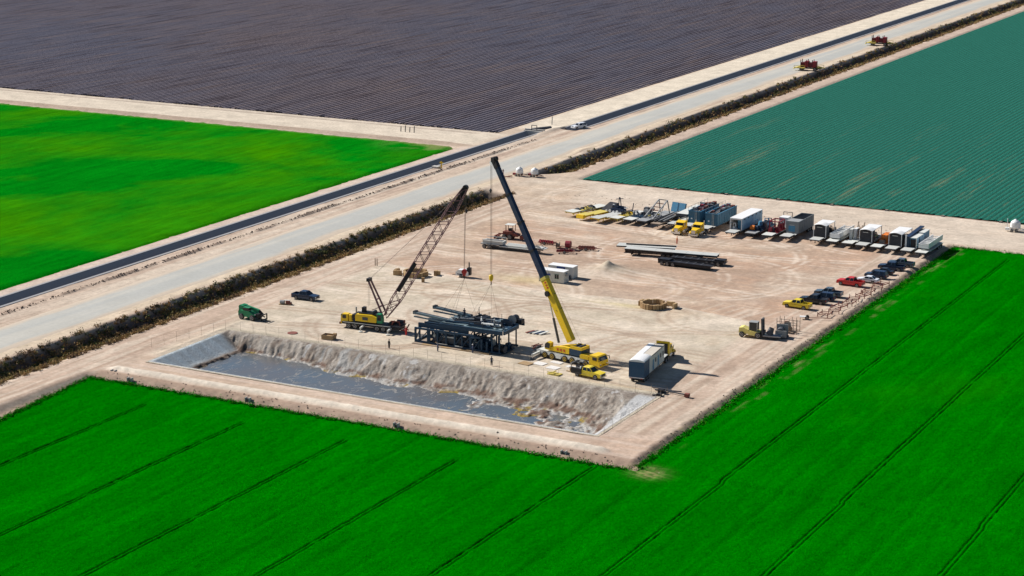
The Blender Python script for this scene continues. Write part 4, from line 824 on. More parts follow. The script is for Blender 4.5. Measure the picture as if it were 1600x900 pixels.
person('worker in red coveralls standing at the tail of the lattice crane', -8.1, -24.4, 0, 2.5, RED, RED, RED, 1)
person('worker in dark clothes standing on the rig platform', 3.9, -22.4, zt+.02, -1, DENIM, DENIM, BLK, 0)
person('worker in white shirt crouched over gear on the rig platform', 9.9, -26.4, zt+.02, 1, WHT, DENIM, WHT, 1)
person('worker in white hard hat near the right edge of the rig platform', 12.9, -26.8, zt+.02, 0, GRY, DENIM, WHT, 1)
person('worker in dark clothes between the steel frame posts with blue gear', 1.6, -27.2, .5, 0, BLU, DENIM, WHT, 1); person('worker in pale shirt inside the steel frame near its middle', .1, -27.4, .5, 2, OFFW, DENIM, WHT, 1)
person('worker with white hat beneath the right end of the rig platform', 9.6, -29.3, 0, -2, DENIM, DENIM, WHT, 1); person('worker in orange standing on the pale flat trailer deck', 8.9, 68.4, 1.55, 0, ORG, RED, ORG, 0)
person('worker in dark clothes near the pond fence below the crates', 3.2, -31.5, 0, 1, DENIM, DENIM, BLK, 0); person('worker in black standing by the pond edge under the crane', -6.1, -34.0, 0, 1.5, BLK, BLK, BLK, 0)
person('worker in dark clothes by the fence left of the white mats', 16.8, -35, 0, 2, DENIM, BLK, BLK, 1)

# ---------------------------------------------------------------- things near the cranes
t = T('service_truck', 'yellow pickup service truck with black utility bed beside the yellow crane', 'truck', 35.9, -33.1, R(-8))
h = 3.15
pts = [(-h, .5)]
for wx in (-1.9, 2.1): pts += [(wx+.55*math.cos(a), max(.4, .46+.55*math.sin(a))) for a in [math.pi-math.pi*i/8 for i in range(9)]]
t.add('body', MB().prism(pts+[(h, .5), (h, 1.15), (2.6, 1.25), (1.45, 1.35), (-.85, 1.38), (-.85, .8), (-h, .8)], -1.0, 1.0), PYEL)
t.add('windows', MB().frust((-.8, 1.45, -.92, .92), (-.7, .75, -.74, .74), 1.36, 2.0), GLASS); t.add('roof', MB().frust((-.76, .82, -.78, .78), (-.6, .6, -.68, .68), 1.97, 2.08), PYEL)
m = MB()
for s_ in (-1, 1):
    for xb, xt in ((-.78, -.68), (1.44, .76), (.3, .1)): t.add('pillar', MB().beam((xb, s_*.93, 1.36), (xt, s_*.76, 2.0), .13, .06), PYEL)
for s_ in (-1, 1):
    t.box('tool_box', BLK, (-3.2, -.9, *sorted((s_*.55, s_*1.1)), .81, 1.55)); t.box('headlight', LAMP, (3.05, 3.17, *sorted((s_*.6, s_*.95)), .85, 1.1)); wheel(t, 2.1, s_*.86, .46, .28, RIMG); wheel(t, -1.9, s_*.84, .46, .4, RIMG)
t.box('bed_side', BLK, (-3.15, -.9, -1.12, -1.01, .55, .8), (-3.15, -.9, 1.01, 1.12, .55, .8)); t.box('bed_floor', DGR, (-3.2, -.9, -.54, .54, .85, .95)); t.box('grille', BLK, (3.1, 3.18, -.58, .58, .7, 1.12)); t.box('bumper', CHR, (3.1, 3.32, -.95, .95, .45, .68)); t.cyl('compressor', BLK, (-2.7, 0, 1.25), (-1.6, 0, 1.25), .32); t.beams('boom_arm', DGR, .14, [((-1.0, .8, 1.5), (-1.2, .8, 2.3)), ((-1.2, .8, 2.3), (-3.0, .5, 2.2)), ((-1.0, -.8, 1.5), (-1.0, -.8, 2.1))])
t.cyl('tank', WHT, (-1.3, -.5, 1.2), (-1.3, -.5, 1.85), .22)
t = T('rigging_pile', 'tan crate and rope rigging on the ground behind the service truck', 'pile', 31.9, -30.9); t.box('crate', WOOD, (-.7, .5, -.5, .5, 0, .6), (.3, 1.1, .3, 1.0, 0, .4)); t.beams('timber', STRW, .18, [((-1.2, -.8, .1), (1, -1.1, .1)), ((-1, .9, .1), (1.4, 1.3, .15))])
for i, (x, y, rz, L, W_) in enumerate(((27.6, -31.0, -.16, 2.3, 1.9), (24.2, -29.7, -.16, 2.3, 1.9), (26.6, -27.6, -.18, 2.4, 1.2), (30.3, -28.9, -.18, 2.2, 1.2))):
    t = T('ground_mat', ('bright white square mat nearest the pond below the crane', 'white square mat left of the other bright mat', 'pale mat half under the crane wheels at the rear', 'pale mat under the front of the crane')[i], 'mat', x, y, rz, 'pale outrigger mats')
    m = MB()
    for k in range(5): t.box('board', paint((.72, .70, .66), .8, 0, .1), (-L/2+.01, L/2-.01, -W_/2+k*W_/5+.012, -W_/2+(k+1)*W_/5-.012, 0.01, .1+.008*(k % 2)))
for x, y, lb in ((21.8, -30.8, 'pond side'), (22.7, -23.0, 'far side')): t = T('timber_mat', 'brown timber mat under the rear outrigger on the '+lb+' of the yellow crane', 'mat', x, y, R(-11), 'outrigger timbers'); [t.box('plank', WOOD, (-1.2, 1.2, -1.0+k*.4+.01, -.6+k*.4-.01, .0, .12+.01*(k % 2))) for k in range(5)]
t = T('lifting_frame', 'small yellow steel frame lying on the sand by the pond', 'frame', 29.8, -34.6, -.1); t.beams('frame_tube', YEL2, .16, [((-1.2, -.7, .1), (1.1, -.7, .1)), ((-1.2, .7, .1), (1.1, .7, .1)), ((-1.2, -.7, .1), (-1.2, .7, .1)), ((1.1, -.7, .1), (1.1, .7, .1)), ((-1.2, -.7, .5), (1.1, -.7, .5)), ((-.2, -.7, .5), (-.2, .7, .5))])
t.box('tray', YEL2, (-1.1, 1.0, -.6, .6, .12, .2))
t = T('panel_stack', 'dark angled panels leaning together behind the yellow crane', 'panels', 13.4, -11.0)
for k in range(5): t.add('panel', MB().beam((-1.6+k*.75, -.9, .15), (-.7+k*.75, 1.1, .2+.05*k), .5, .1), (RUST, DGR, OFFW, NAVY, OFFW)[k])
t = T('pipe_heap', 'dark hoses and pipes heaped at the right corner of the pond', 'pipes', 51.5, -36.2)
t.beams('pipe', DGR, .2, [((-2.5, 2.2, .2), (1.5, 1.6, .35)), ((-1.5, 1.2, .15), (3.5, 1.5, .4)), ((.2, -1.8, .15), (.6, 1.4, .2)), ((-.4, 0, .2), (1.5, .4, .2)), ((-.5, -2.2, .2), (.9, -1.2, .3)), ((1.2, .9, .3), (5.2, .1, .4))]); t.box('pump', RUST, (4.8, 5.6, -.4, .4, .1, .7)); t.box('valve', BLK, (-.3, .7, -.4, .5, .1, .8), (.2, 1.0, -2.0, -1.4, .1, .5))
t = T('wooden_crate', 'open tan wooden crate with a round fitting by the fence', 'crate', -19.9, -33.9, .1)
t.box('crate_side', WOOD, (-1.2, 1.2, -.85, -.77, .05, .95), (-1.2, 1.2, .77, .85, .05, .95), (-1.2, -1.12, -.76, .76, .05, .95), (1.12, 1.2, -.76, .76, .05, .95)); t.box('crate_floor', STRW, (-1.11, 1.11, -.75, .75, .5, .6)); t.cyl('fitting', STRW2, (.9, .3, .96), (1.5, .3, .96), .35)
solo('steel_ring', MB().lathe((0, 0, 0), (0, 0, 1), [(0, 1.0), (.12, 1.0), (.12, .8)], 22), RUST, 'rusty steel ring lying flat on the sand near the fence', 'ring', -28.6, -33.6)
t = T('pallet_load', 'grey bundle and rusty parts on a pallet beside the dark pickup', 'pallet', -42.6, -15.6, .3); t.box('pallet', WOOD, (-1.3, 1.3, -.6, .6, 0, .14)); t.cyl('bundle', GRY, (-1.1, 0, .5), (-.2, 0, .5), .42); t.box('part', RUST, (.2, 1.3, -.4, .3, .15, .5), (.1, .9, -.2, .5, .5, .8)); t.box('sheet', OFFW, (-.4, .9, .1, .55, .82, .87))
t = T('post_pair', 'two thin grey posts standing together left of the straw ring', 'posts', -44.6, 22.7)
for k in (0, 1): t.add('post', MB().beam((k*.5, 0, 0), (k*.5, 0, 1.7), .14), CRB)

# green telehandler
t = T('telehandler', 'green telescopic handler with dark forks parked by the pond fence', 'handler', -42.0, -28.6, R(-4))
t.add('body', MB().prism([(-2.4, .7), (1.6, .6), (1.7, 1.2), (.6, 1.75), (-1.9, 1.9), (-2.4, 1.7)], -1.15, 1.15), GRN); t.add('rear_frame', MB().prism([(-2.6, .9), (-1.6, .9), (-1.5, 2.7), (-2.4, 2.8), (-2.6, 2.5)], -.7, .9), GRN)
t.add('arm', MB().beam((-2.2, .35, 2.6), (1.9, .3, 1.9), .5, .5), GRN); t.add('arm_extension', MB().beam((1.9, .3, 1.9), (2.8, .3, 1.2), .4, .4), BLK)
c = t.box('cab', GRN, (-1.2, .3, -1.12, -.25, 1.76, 1.9), (-1.2, .3, -1.12, -.25, 2.5, 2.6)); t.box('cab_glass', GLASS, (-1.15, .25, -1.08, -.3, 1.91, 2.49), parent=c)
for wx in (-1.55, 1.2):
    for s_ in (-1, 1): wheel(t, wx, s_*1.1, .62, .45, RIMG)
t.beams('fork', BLK, .14, [((3.4, -.5, .15), (4.6, -.5, .12)), ((3.4, .4, .15), (4.6, .4, .12))]); t.beams('fork_carriage', BLK, .18, [((3.3, -.9, .2), (3.3, -.9, 1.5)), ((3.3, .9, .2), (3.3, .9, 1.5)), ((3.3, -.9, .4), (3.3, .9, .4)), ((3.3, -.9, 1.4), (3.3, .9, 1.4)), ((2.6, .3, 1.1), (3.3, .3, .8))]); t.box('engine', BLK, (1.72, 2.5, -.8, .6, .7, 1.5)); t.cyl('lamp', LAMP, (1.7, -.9, 1.35), (1.8, -.9, 1.35), .14)

vehicle('pickup', CARB, 'parked_pickup', 'dark blue crew-cab pickup parked alone at the left of the yard', 'pickup', -41.2, -10.2, R(2), 'vehicles parked in the yard')

# office trailer with its tractor
A = math.atan2(20.8, -2.6); t = T('house_trailer', 'long white-roofed trailer house with shaded end coloured dark blue at the right of the crane', 'trailer', 45.3, -32.8, A)
F0 = 1.15
t.box('floor_frame', DGR, (0, 12.4, -1.3, 1.3, F0-.3, F0)); NB = paint((.02, .075, .15), .5, 0, .1, 'shade_blue_panel')  # dark blue is the shade of the end wall, put into its colour
t.box('end_wall', NB, (0, .12, -1.45, 1.45, F0+.01, 4.1)); t.box('sill', WHT, (-.04, .1, -1.5, 1.5, F0-.12, F0))
for k in range(8):                                # side panels, doors between them
    x0 = .13+k*1.53; t.box('side_panel', NB if k < 2 else OFFW, (x0, x0+1.5, -1.46, -1.40, F0+.01, 4.05+(.0 if k < 3 else -.1))); t.box('side_panel', OFFW, (x0, x0+1.5, 1.40, 1.46, F0+.01, 4.05))
for k in (3, 5): t.box('door', BLU2, (.5+k*1.53, 1.4+k*1.53, -1.5, -1.465, F0+.1, 3.2))
for k in (4, 6, 7): t.box('window', DGR, (.45+k*1.53, 1.2+k*1.53, -1.49, -1.465, 2.4, 3.2))
arc = [(1.48*math.cos(a), 4.06+.42*math.sin(a)) for a in [math.pi*i/10 for i in range(11)]]
mm = MB(); n_ = len(arc); mm.add([(0-.05, y, z) for y, z in arc]+[(4.3, y, z) for y, z in arc], [(i, (i+1) % n_, n_+(i+1) % n_, n_+i) for i in range(n_)]+[tuple(range(n_)), tuple(range(2*n_-1, n_-1, -1))]); t.add('arched_roof', mm, WHT)
t.box('flat_roof', paint((.55, .50, .42), .7, 0, .3), (4.31, 12.4, -1.45, .35, 4.06, 4.2)); t.box('flat_roof', WHT, (4.31, 12.4, .36, 1.47, 4.06, 4.24)); t.box('front_wall', OFFW, (12.28, 12.4, -1.39, 1.39, F0+.01, 4.05)); t.box('back_light', TAIL, (-.06, 0, -1.2, -.8, .9, 1.02), (-.06, 0, .8, 1.2, .9, 1.02))
t.box('neck', LGR, (12.42, 16.0, -1.2, 1.2, 1.3, 1.42)); t.box('neck_rail', DGR, (12, 16, -.6, -.4, .95, 1.29), (12, 16, .4, .6, .95, 1.29))
for ax in (1.2, 2.4, 3.6):
    for s_ in (-1, 1): wheel(t, ax, s_*1.0, .48, .5, RIMG)
for s_ in (-1, 1): t.add('landing_leg', MB().beam((11.8, s_*.8, .05), (11.8, s_*.8, 1.1), .14), DGR)
d = Vector((math.cos(A), math.sin(A), 0)); p = Vector((45.3, -32.8, 0))+d*15.2; semi('yellow truck tractor coupled to the white-roofed trailer house, seen from behind', p.x, p.y, A, 'yellow truck tractors', tall=1)

# white containers
def container(label, x, y, sign):
    t = T('office_container', label, 'container', x, y, 0, 'white containers in mid yard'); L, W_, H_ = 6.06, 2.44, 2.6
    t.box('shell', WHT if sign else OFFW, (-L, 0, 0, W_, .12, H_-.06)); t.box('roof', WHT, (-L-.03, .03, -.03, W_+.03, H_-.06, H_)); t.box('base_rail', GRY, (-L, 0, .02, W_-.02, .0, .12))
    for k in range(22): xx = -L+.12+k*.272; t.box('wall_rib', OFFW, (xx, xx+.12, -.04, 0, .16, H_-.08))
    for k in range(9): yy = .1+k*.26; t.box('wall_rib', OFFW, (0, .04, yy, yy+.12, .16, H_-.08))
    if sign: s_ = t.box('sign_panel', SIGN, (-3.9, -1.9, -.09, -.042, 1.55, 2.45)); t.box('sign_stripe', WHT, (-3.6, -2.2, -.10, -.091, 1.98, 2.1), parent=s_)
    else:
        for a_ in (-2.15, -1.62): w_ = t.box('window', GLASS, (a_, a_+.42, -.09, -.042, 1.0, 1.9)); t.box('window_frame', GRN, (a_-.05, a_+.47, -.075, -.042, 1.9, 1.96), (a_-.05, a_+.47, -.075, -.042, .94, 1.0), parent=w_)
        t.box('sign_panel', SIGN, (-3.9, -3.2, -.09, -.042, 1.5, 1.9)); t.box('air_conditioner', GRY, (.05, .5, .6, 1.3, 1.6, 2.1))
container('front white office container with small windows and blue plate', 0.3, 27.4, False); container('rear white container with wide blue sign panel', 0.1, 32.2, True)
t = T('step_unit', 'small dark blue step unit between the white containers', 'steps', -1.6, 31.2); t.box('tread', NAVY, (0, 1.2, 0, .5, 0, .4), (0, 1.2, .5, .95, 0, .8)); t.cyl('cover', BLK, (1.6, -.3, 0), (1.6, -.3, .1), .5)

# rings of straw bales
def bale_ring(cx, cy, rr, gap, extra, lab):
    q = random.Random(int(cx)); n_ = int(2*math.pi*rr/.66); k = 0
    me = [MB().box(-.31, .31, -.24, .24, 0, 1.15).mesh('straw_bale', mt) for mt in (STRW, STRW2)]
    spots = [(cx+rr*math.cos(a), cy+rr*math.sin(a)*1.0, a+math.pi/2) for a in [2*math.pi*i/n_ for i in range(n_)] if not (gap[0] < math.degrees(a) < gap[1])]+extra
    for x, y, a in spots:
        o = link('straw_bale', me[q.random() < .45]); o.location = (x, y, -.02); o.rotation_euler = (0, 0, a+q.uniform(-.1, .1)); o.scale = (1, 1, q.uniform(.9, 1.06)); o['label'] = lab; o['category'] = 'bale'; o['group'] = lab.replace('one of the upright ', '')
bale_ring(25.6, 18.3, 2.5, (30, 50), [(27.9+.62*k, 20.6-.1*k, -.1) for k in range(3)]+[(30.0, 19.7, 1.3), (29.9, 19.1, 1.3)]+[(22.6, 18.2+.6*k, 1.4) for k in range(3)], 'one of the upright straw bales ringed in mid yard by the ridge')
bale_ring(-31.8, 19.0, 2.5, (30, 55), [(-36.0+.65*k, 17.0+.1*k, .3) for k in range(3)]+[(-36.3, 17.8+.6*k, 1.5) for k in range(3)]+[(-27.9+.65*k, 21.2, 0) for k in range(2)]+[(-27.8, 20.7, 0), (-27.3, 14.5, .4)], 'one of the upright straw bales ringed behind the lattice boom')
t = T('light_plant', 'small white trailer with black mast parked behind the red hook', 'generator', -21.8, 22.6, .2); t.add('hood', MB().prism([(-1.6, .45), (1.3, .45), (1.3, 1.3), (.6, 1.75), (-1.0, 1.75), (-1.6, 1.2)], -.75, .75), WHT); t.box('mast_box', BLK, (.9, 1.7, -.5, .5, .6, 2.2)); t.add('mast', MB().beam((1.3, 0, 2.2), (1.3, 0, 3.4), .22), BLK)
for s_ in (-1, 1): wheel(t, -.4, s_*.8, .36, .22, RIMG)
t.box('stripe', NAVY, (-1.3, .6, -.78, -.755, .7, .9)); t.beams('drawbar', BLK, .1, [((-1.6, 0, .45), (-2.6, 0, .4))])

# flat decks and lowboys in mid yard
t = T('flat_deck_trailer', 'long pale flat deck trailer with dark wheels in mid yard', 'trailer', 0, 0, 0, 'flat and lowboy trailers in mid yard')
p = G(975, 388, 1.6); q_ = G(1120, 400, 1.6); dv = (q_-p); ang = math.atan2(dv.y, dv.x); L = dv.length; t.o.location = (p.x, p.y, 0); t.o.rotation_euler = (0, 0, ang)
for k in range(6): t.box('deck_plate', LGR, (k*L/6+.02, (k+1)*L/6-.02, 0, 2.7, 1.5, 1.6+.01*(k % 2)))
t.box('side_rail', BLK, (0, L, .5, .7, 1.0, 1.49), (0, L, 1.9, 2.1, 1.0, 1.49)); 
for k in range(4):
    for yy in (.3, 2.4): wheel(t, L*.42+k*1.25, yy-1.35+1.35 if yy > 1 else .3, .52, .5, RIMG)
t.box('leg_frame', BLK, (1.5, 1.7, .5, 2.1, .1, 1.0), (3.2, 3.4, .5, 2.1, .1, 1.0)); t.box('support', BLK, (L*.78, L*.78+1, .4, 2.2, .2, 1.0))
t = T('walkway_deck', 'pale narrow deck with black near edge lying behind the flat trailer', 'deck', 0, 0, 0, 'flat and lowboy trailers in mid yard')
p = G(962, 384, 1.5); q_ = G(1054, 389, 1.5); dv = (q_-p); t.o.location = (p.x, p.y+.4, 0); t.o.rotation_euler = (0, 0, math.atan2(dv.y, dv.x)); L = dv.length
for k in range(4): t.box('deck_plate', LGR, (k*L/4+.02, (k+1)*L/4-.02, 0, 3.2, 1.42, 1.5+.01*(k % 2)))
t.box('edge_rail', BLK, (2, L, 1.5, 1.75, 1.52, 1.8), (0, L, -.06, 0, 1.2, 1.5)); t.box('stand', BLK, (2, 2.3, .3, 2.8, 0, 1.41), (L-3, L-2.7, .3, 2.8, 0, 1.41))
for i, (a_, c_) in enumerate((((1046, 409), (1129, 417)), ((1028, 414), (1110, 424)))):
    p = G(*a_, 0); q_ = G(*c_, 0); dv = q_-p; L = dv.length
    t = T('lowboy_trailer', ('black lowboy trailer tucked under the end of the flat deck', 'nearer black lowboy trailer with wheels along its length')[i], 'trailer', p.x, p.y, math.atan2(dv.y, dv.x), 'flat and lowboy trailers in mid yard')
    t.box('deck', BLK, (0, L, 0, 2.6, .75, .95)); t.box('side_rail', BLK, (0, L, -.05, .12, .5, 1.15), (0, L, 2.48, 2.65, .5, 1.15)); t.box('neck', BLK, (-.2 if i else L-2, 2.6 if i else L+.3, .3, 2.3, .96, 1.4))
    for k in range(6): t.box('cross_member', DGR, (1+k*(L-2)/6, 1.25+k*(L-2)/6, .15, 2.45, .951, 1.02))
    for k in range(3):
        for s_, yy in ((-1, -.02), (1, 2.6)): w_ = wheel(t, 1.0+k*1.35 if i else L-1-k*1.3, -.1 if s_ < 0 else 2.6, .46, .3, RIMG)

# lowboy with grey gear, the old grader and red farm implements
t = T('lowboy_trailer', 'grey lowboy trailer loaded with grey steel box and white pipes', 'trailer', -31.2, 49.4, .02, 'trailers behind the boom')
t.box('rear_deck', GRY, (-1.2, 3.6, -.1, 2.6, 1.0, 1.2)); t.box('deck', LGR, (3.61, 12.5, 0, 2.5, .75, .9)); t.box('neck', LGR, (12.51, 15.2, .3, 2.2, 1.15, 1.3)); t.box('chassis_rail', DGR, (-1, 14, .4, .7, .5, .74), (-1, 14, 1.8, 2.1, .5, .74))
t.box('steel_box', LGR, (-.8, 4.4, .2, 2.3, 1.21, 1.9)); t.box('box_opening_shade', DGR, (-.4, 4.0, .6, 1.9, 1.905, 1.93)); t.beams('rail', LGR, .14, [((-.8, .1, 2.1), (4.4, .1, 2.1)), ((-.8, 2.4, 2.4), (4.4, 2.4, 2.4))])  # dark plate on the closed box stands in for a shaded inside
for k in range(3): t.cyl('pipe', OFFW, (5.2, .5+k*.6, 1.15+.1*k), (11.5, .5+k*.6, 1.15+.1*k), .2)
for k in (0, 1):
    for yy in (-.05, 2.5): wheel(t, -.2+k*1.3, yy if yy > 1 else -.05, .52, .45, RIMG)
machinery(t, 77, 10.5, 14.6, .2, 2.2, 1.3, .9, [LGR, OFFW, GRY], 4)
t = T('motor_grader', 'rusty red-brown tractor with open canopy frame behind the dark boom', 'tractor', -30.0, 61.0, .1)
t.add('body', MB().prism([(-2.4, .9), (1.4, .8), (1.6, 1.3), (.2, 1.6), (-.2, 2.0), (-2.4, 1.9)], -.8, .8), RUST); t.beams('canopy_post', RUST, .12, [((x, y, 1.9), (x, y, 3.5)) for x in (-1.6, .2) for y in (-.8, .8)]); t.box('canopy', OFFW, (-1.8, .4, -1, 1, 3.5, 3.58)); t.box('seat', BLK, (-1.1, -.4, -.4, .4, 2.0, 2.6)); t.cyl('exhaust', BLK, (-2.0, .3, 1.9), (-2.0, .3, 3.0), .08)
for wx in (-1.9, -.5):
    for s_ in (-1, 1): wheel(t, wx, s_*1.0, .62, .45, RIMG)
t.beams('front_beam', RUST, .25, [((1.4, 0, 1.2), (-3.8, 0, 1.1)), ((-3.8, -1, .6), (-3.8, 1, .6))]); t.box('blade', RUST, (-4.4, -4.2, -1.6, 1.6, .1, .8)); t.box('bucket', RUST, (2.0, 2.8, -1, 1, .3, 1.2))
for i, (x, y, lab) in enumerate(((-20.5, 60, 'low maroon disc implement just right of the dark boom'), (-13.6, 57.5, 'red barrel shaped farm implement on the sand'), (-9.5, 59, 'rusty harrow frame at the right end of the red implements'), (-12.6, 53.8, 'small red implement nearest the containers'))):
    t = T('farm_implement', lab, 'implement', x, y, .15*i, 'red farm implements')
    t.beams('frame', RUST, .16, [((-2, -.8, .5), (2, -.8, .5)), ((-2, .8, .5), (2, .8, .5)), ((-2, -.8, .5), (-2, .8, .5)), ((2, -.8, .5), (2, .8, .5)), ((2, 0, .5), (3.4, 0, .4))])
    if i == 1: t.cyl('barrel', MARN, (-.7, 0, 1.2), (.5, 0, 1.2), .85, n=16)
    else:
        for k in range(6): t.cyl('disc', MARN if i != 2 else RUST, (-1.8+k*.62, -.1, .55), (-1.7+k*.62, .1, .55), .5 if i < 3 else .35)
    for s_ in (-1, 1): wheel(t, -.2, s_*1.1, .38, .22, RIMG)
t = T('cable_reel', 'small dark reel on the sand left of the red barrel', 'reel', -16.6, 57.6, .4); t.cyl('drum', CRB, (-.2, 0, .7), (.5, 0, .7), .5); t.cyl('flange', BLK, (-.3, 0, .7), (-.2, 0, .7), .8); t.cyl('flange', BLK, (.5, 0, .7), (.6, 0, .7), .8)

# ---------------------------------------------------------------- the back row of trailers
GRP = 'equipment trailers parked in the back row'
a5 = R(-14)
t = trailer('yellow-edged low trailer with pale deck, leftmost in the back row', -29.6, 89.5, a5, 13.5, 3.0, deck=OFFW, frame=YEL2, group=GRP); machinery(t, 1, -1.1, 1.2, 3.5, 9, 1.16, .9, [YEL2, BLK, OFFW, DGR], 5)
t = trailer('yellow trailer with empty pale deck, second from left in the back row', -25.2, 87.5, a5, 13, 2.8, deck=YEL2, frame=YEL, group=GRP); t.box('front_box', YEL, (-1.1, 1.1, -.6, .2, .6, 1.5)); t.add('folded_ramp', MB().prismx([(9, 1.2), (13, 1.2), (13, 2.6), (12.6, 2.6)], -1.3, 1.3), BLK)
t = trailer('pale flat trailer below the dark valve machinery', -20.8, 85.8, a5*.8, 13, 2.9, deck=LGR, frame=YEL, group=GRP)
t = T('valve_manifold', 'blue and white valve manifold on a skid behind the pale flat trailer', 'machinery', -19.0, 97.5, -.2); machinery(t, 9, -3.4, 3.4, -2.2, 2.4, .3, 2.8, [NAVY, WHT, BLU, BLK, NAVY], 10); t.beams('derrick', NAVY, .16, [((-1, 0, .3), (-.6, 0, 4.6)), ((.4, 0, .3), (-.4, 0, 4.6)), ((-1.6, 0, 4.0), (.6, 0, 4.4)), ((2.6, 1, .5), (3.1, 1, 3.4))])
for k in range(5): t.cyl('white_cap', WHT, (-2.8+k*1.1, -2.3, 1.2+.2*(k % 2)), (-2.8+k*1.1, -2.6, 1.2+.2*(k % 2)), .34)
t = trailer('trailer with yellow machinery on its deck, fourth in the back row', -16.6, 88, a5*.7, 12.5, 2.7, deck=OFFW, frame=YEL2, group=GRP); machinery(t, 2, -1.1, 1.1, 3.2, 8, 1.16, 1.5, [YEL2, YEL, YEL2, BLK], 5)
t = trailer('trailer carrying dark blue pump machinery, fifth in the back row', -12.9, 88, a5*.5, 13, 2.7, deck=OFFW, group=GRP); machinery(t, 3, -1.2, 1.2, 4, 12, 1.16, 2.1, [BLU, BLK, DGR, GRY], 8)
t = trailer('trailer with grey A-frame derrick section on its deck', -9.4, 88.3, R(-4), 15, 2.8, deck=GRY, group=GRP)
m = MB()
for s_ in (-1.3, 1.3):
    t.add('a_frame_leg', MB().beam((s_, 3.6, 1.2), (s_*.9, 11.5, 4.6), .24), GRY); t.add('a_frame_leg', MB().beam((s_, 12.5, 1.2), (s_*.9, 11.5, 4.6), .2), GRY); t.add('a_frame_leg', MB().beam((s_, 7.5, 1.2), (s_*.95, 9.5, 3.8), .16), GRY)
for f in (.45, .62, .8, 1): t.add('cross_bar', MB().beam((-1.25, 3.6+7.9*f, 1.2+3.4*f), (1.25, 3.6+7.9*f, 1.2+3.4*f), .16), RUST if f < 1 else DGR)
machinery(t, 4, -1, 1, 4, 9, 1.16, .9, [GRY, DGR, YEL2, LGR], 4)
t = trailer('skeletal dark trailer with steel beams right of the A-frame', -4.9, 86.8, R(-4), 15.5, 2.6, deck=CRB, group=GRP, maindeck=False)
for k in range(6): t.add('long_beam', MB().beam((-1.1+k*.44, 1.5+.3*(k % 3), 1.6+.18*(k % 2)), (-1.1+k*.44, 12.5+.4*k, 1.75+.2*(k % 3)), .2, .28), (DGR, BLK, GRY)[k % 3])
t = T('tilted_panels', 'pair of light blue steel boxes tilted up behind the trailers', 'steel boxes', -6.2, 103.5, -.2)
for k in (0, 1): t.add('steel_panel', MB().beam((-1.2+k*2.2, 0, .5), (-1.2+k*2.2-.1, 1.0, 3.2), 1.7, .7), BLU2)
t = trailer('trailer with wide raised white platform, left of the blue tanks', -1.2, 88.6, R(-1), 16, 2.7, deck=LGR, group=GRP); t.box('raised_platform', OFFW, (-1.5, 1.5, 5.5, 17.5, 2.75, 2.9)); t.box('platform_edge', DGR, (-1.5, 1.5, 5.4, 5.5, 2.3, 2.9), (1.5, 1.6, 5.5, 17.5, 2.3, 2.8)); t.beams('platform_leg', DGR, .2, [((x, y, 1.16), (x, y, 2.74)) for x in (-1.2, 1.2) for y in (6, 10, 14, 17)]); t.add('back_panel', MB().box(-1.2, 2.4, 19, 19.3, 1.2, 3.3), OFFW)

def tank_trailer(label, x, y, rz, seed, L=11.5):
    t = trailer(label, x, y, rz, 17, 2.6, 3.4, group=GRP, deck=LGR); h = 1.55; y0 = 4.9; z1 = 4.0
    t.box('tank_wall', TNK, (-h, -h+.1, y0, y0+L, 1.16, z1), (h-.1, h, y0, y0+L, 1.16, z1)); t.box('tank_end', TNK, (-h+.1, h-.1, y0, y0+.1, 1.16, z1), (-h+.1, h-.1, y0+L-.1, y0+L, 1.16, z1)); t.box('tank_top', GRY, (-h+.1, h-.1, y0+.1, y0+L-.1, z1-.5, z1-.4))
    for k in range(12): yy = y0+.3+k*(L-.7)/11; t.box('rib', TNK, (h, h+.09, yy, yy+.12, 1.2, z1-.05)); t.box('rib', TNK, (-h-.09, -h, yy, yy+.12, 1.2, z1-.05))
    for k in range(5): t.box('rib', TNK, (-h+.2+k*.65, -h+.32+k*.65, y0-.08, y0, 1.2, z1-.05))
    t.box('top_rim', BLU2, (-h-.06, h+.06, y0-.1, y0, z1, z1+.12), (h-.05, h+.1, y0, y0+L, z1, z1+.12), (-h-.1, -h+.05, y0, y0+L, z1, z1+.12)); t.box('walkway', DGR, (-.35, .35, y0+.2, y0+L-.3, z1-.1, z1+.02))
    t.cyl('valve', WHT, (-.6, y0-.1, 2.2), (-.6, y0-.25, 2.2), .2); q = random.Random(seed)
    for k in range(16):
        cx, cy = q.uniform(-1.1, 1.1), y0+.5+q.random()*(L-1.2); mt = q.choice([RUST, RUST, MARN, GRY, DGR]); k2 = q.random()
        if k2 < .4: t.box('shaker', mt, (cx-.4, cx+.4, cy-.5, cy+.5, z1-.39, z1+q.uniform(.1, .8)))
        elif k2 < .7: t.cyl('motor', mt, (cx, cy-.3, z1+.2), (cx, cy+.4, z1+.2), .25)
        else: t.add('pipe', MB().cyl((cx, cy, z1), (cx+q.uniform(-.5, .5), cy+q.uniform(.5, 2), z1+q.uniform(.1, .6)), .09, n=6), mt)
    t.add('guard_rail', MB().beam((h, y0, z1+1.0), (h, y0+L*.6, z1+1.0), .05).beam((-h, y0, z1+1.0), (-h, y0+L, z1+1.0), .05), GRY)
    for k in range(7): t.add('rail_post', MB().beam((-h, y0+k*L/6, z1), (-h, y0+k*L/6, z1+1.0), .05), GRY)
    t.beams('ladder', LGR, .06, [((.3+j, y0-.2, 1.2), (.3+j, y0-.2, 4.0)) for j in (0, .4)]+[((.3, y0-.2, 1.5+k*.35), (.7, y0-.2, 1.5+k*.35)) for k in range(7)])
    return t
tank_trailer('blue-grey ribbed mud tank trailer behind the left yellow truck', 2.5, 88.3, R(-1), 1); tank_trailer('blue-grey ribbed mud tank trailer behind the right yellow truck, rusty gear on top', 7.3, 87.5, R(-1), 2, 12)
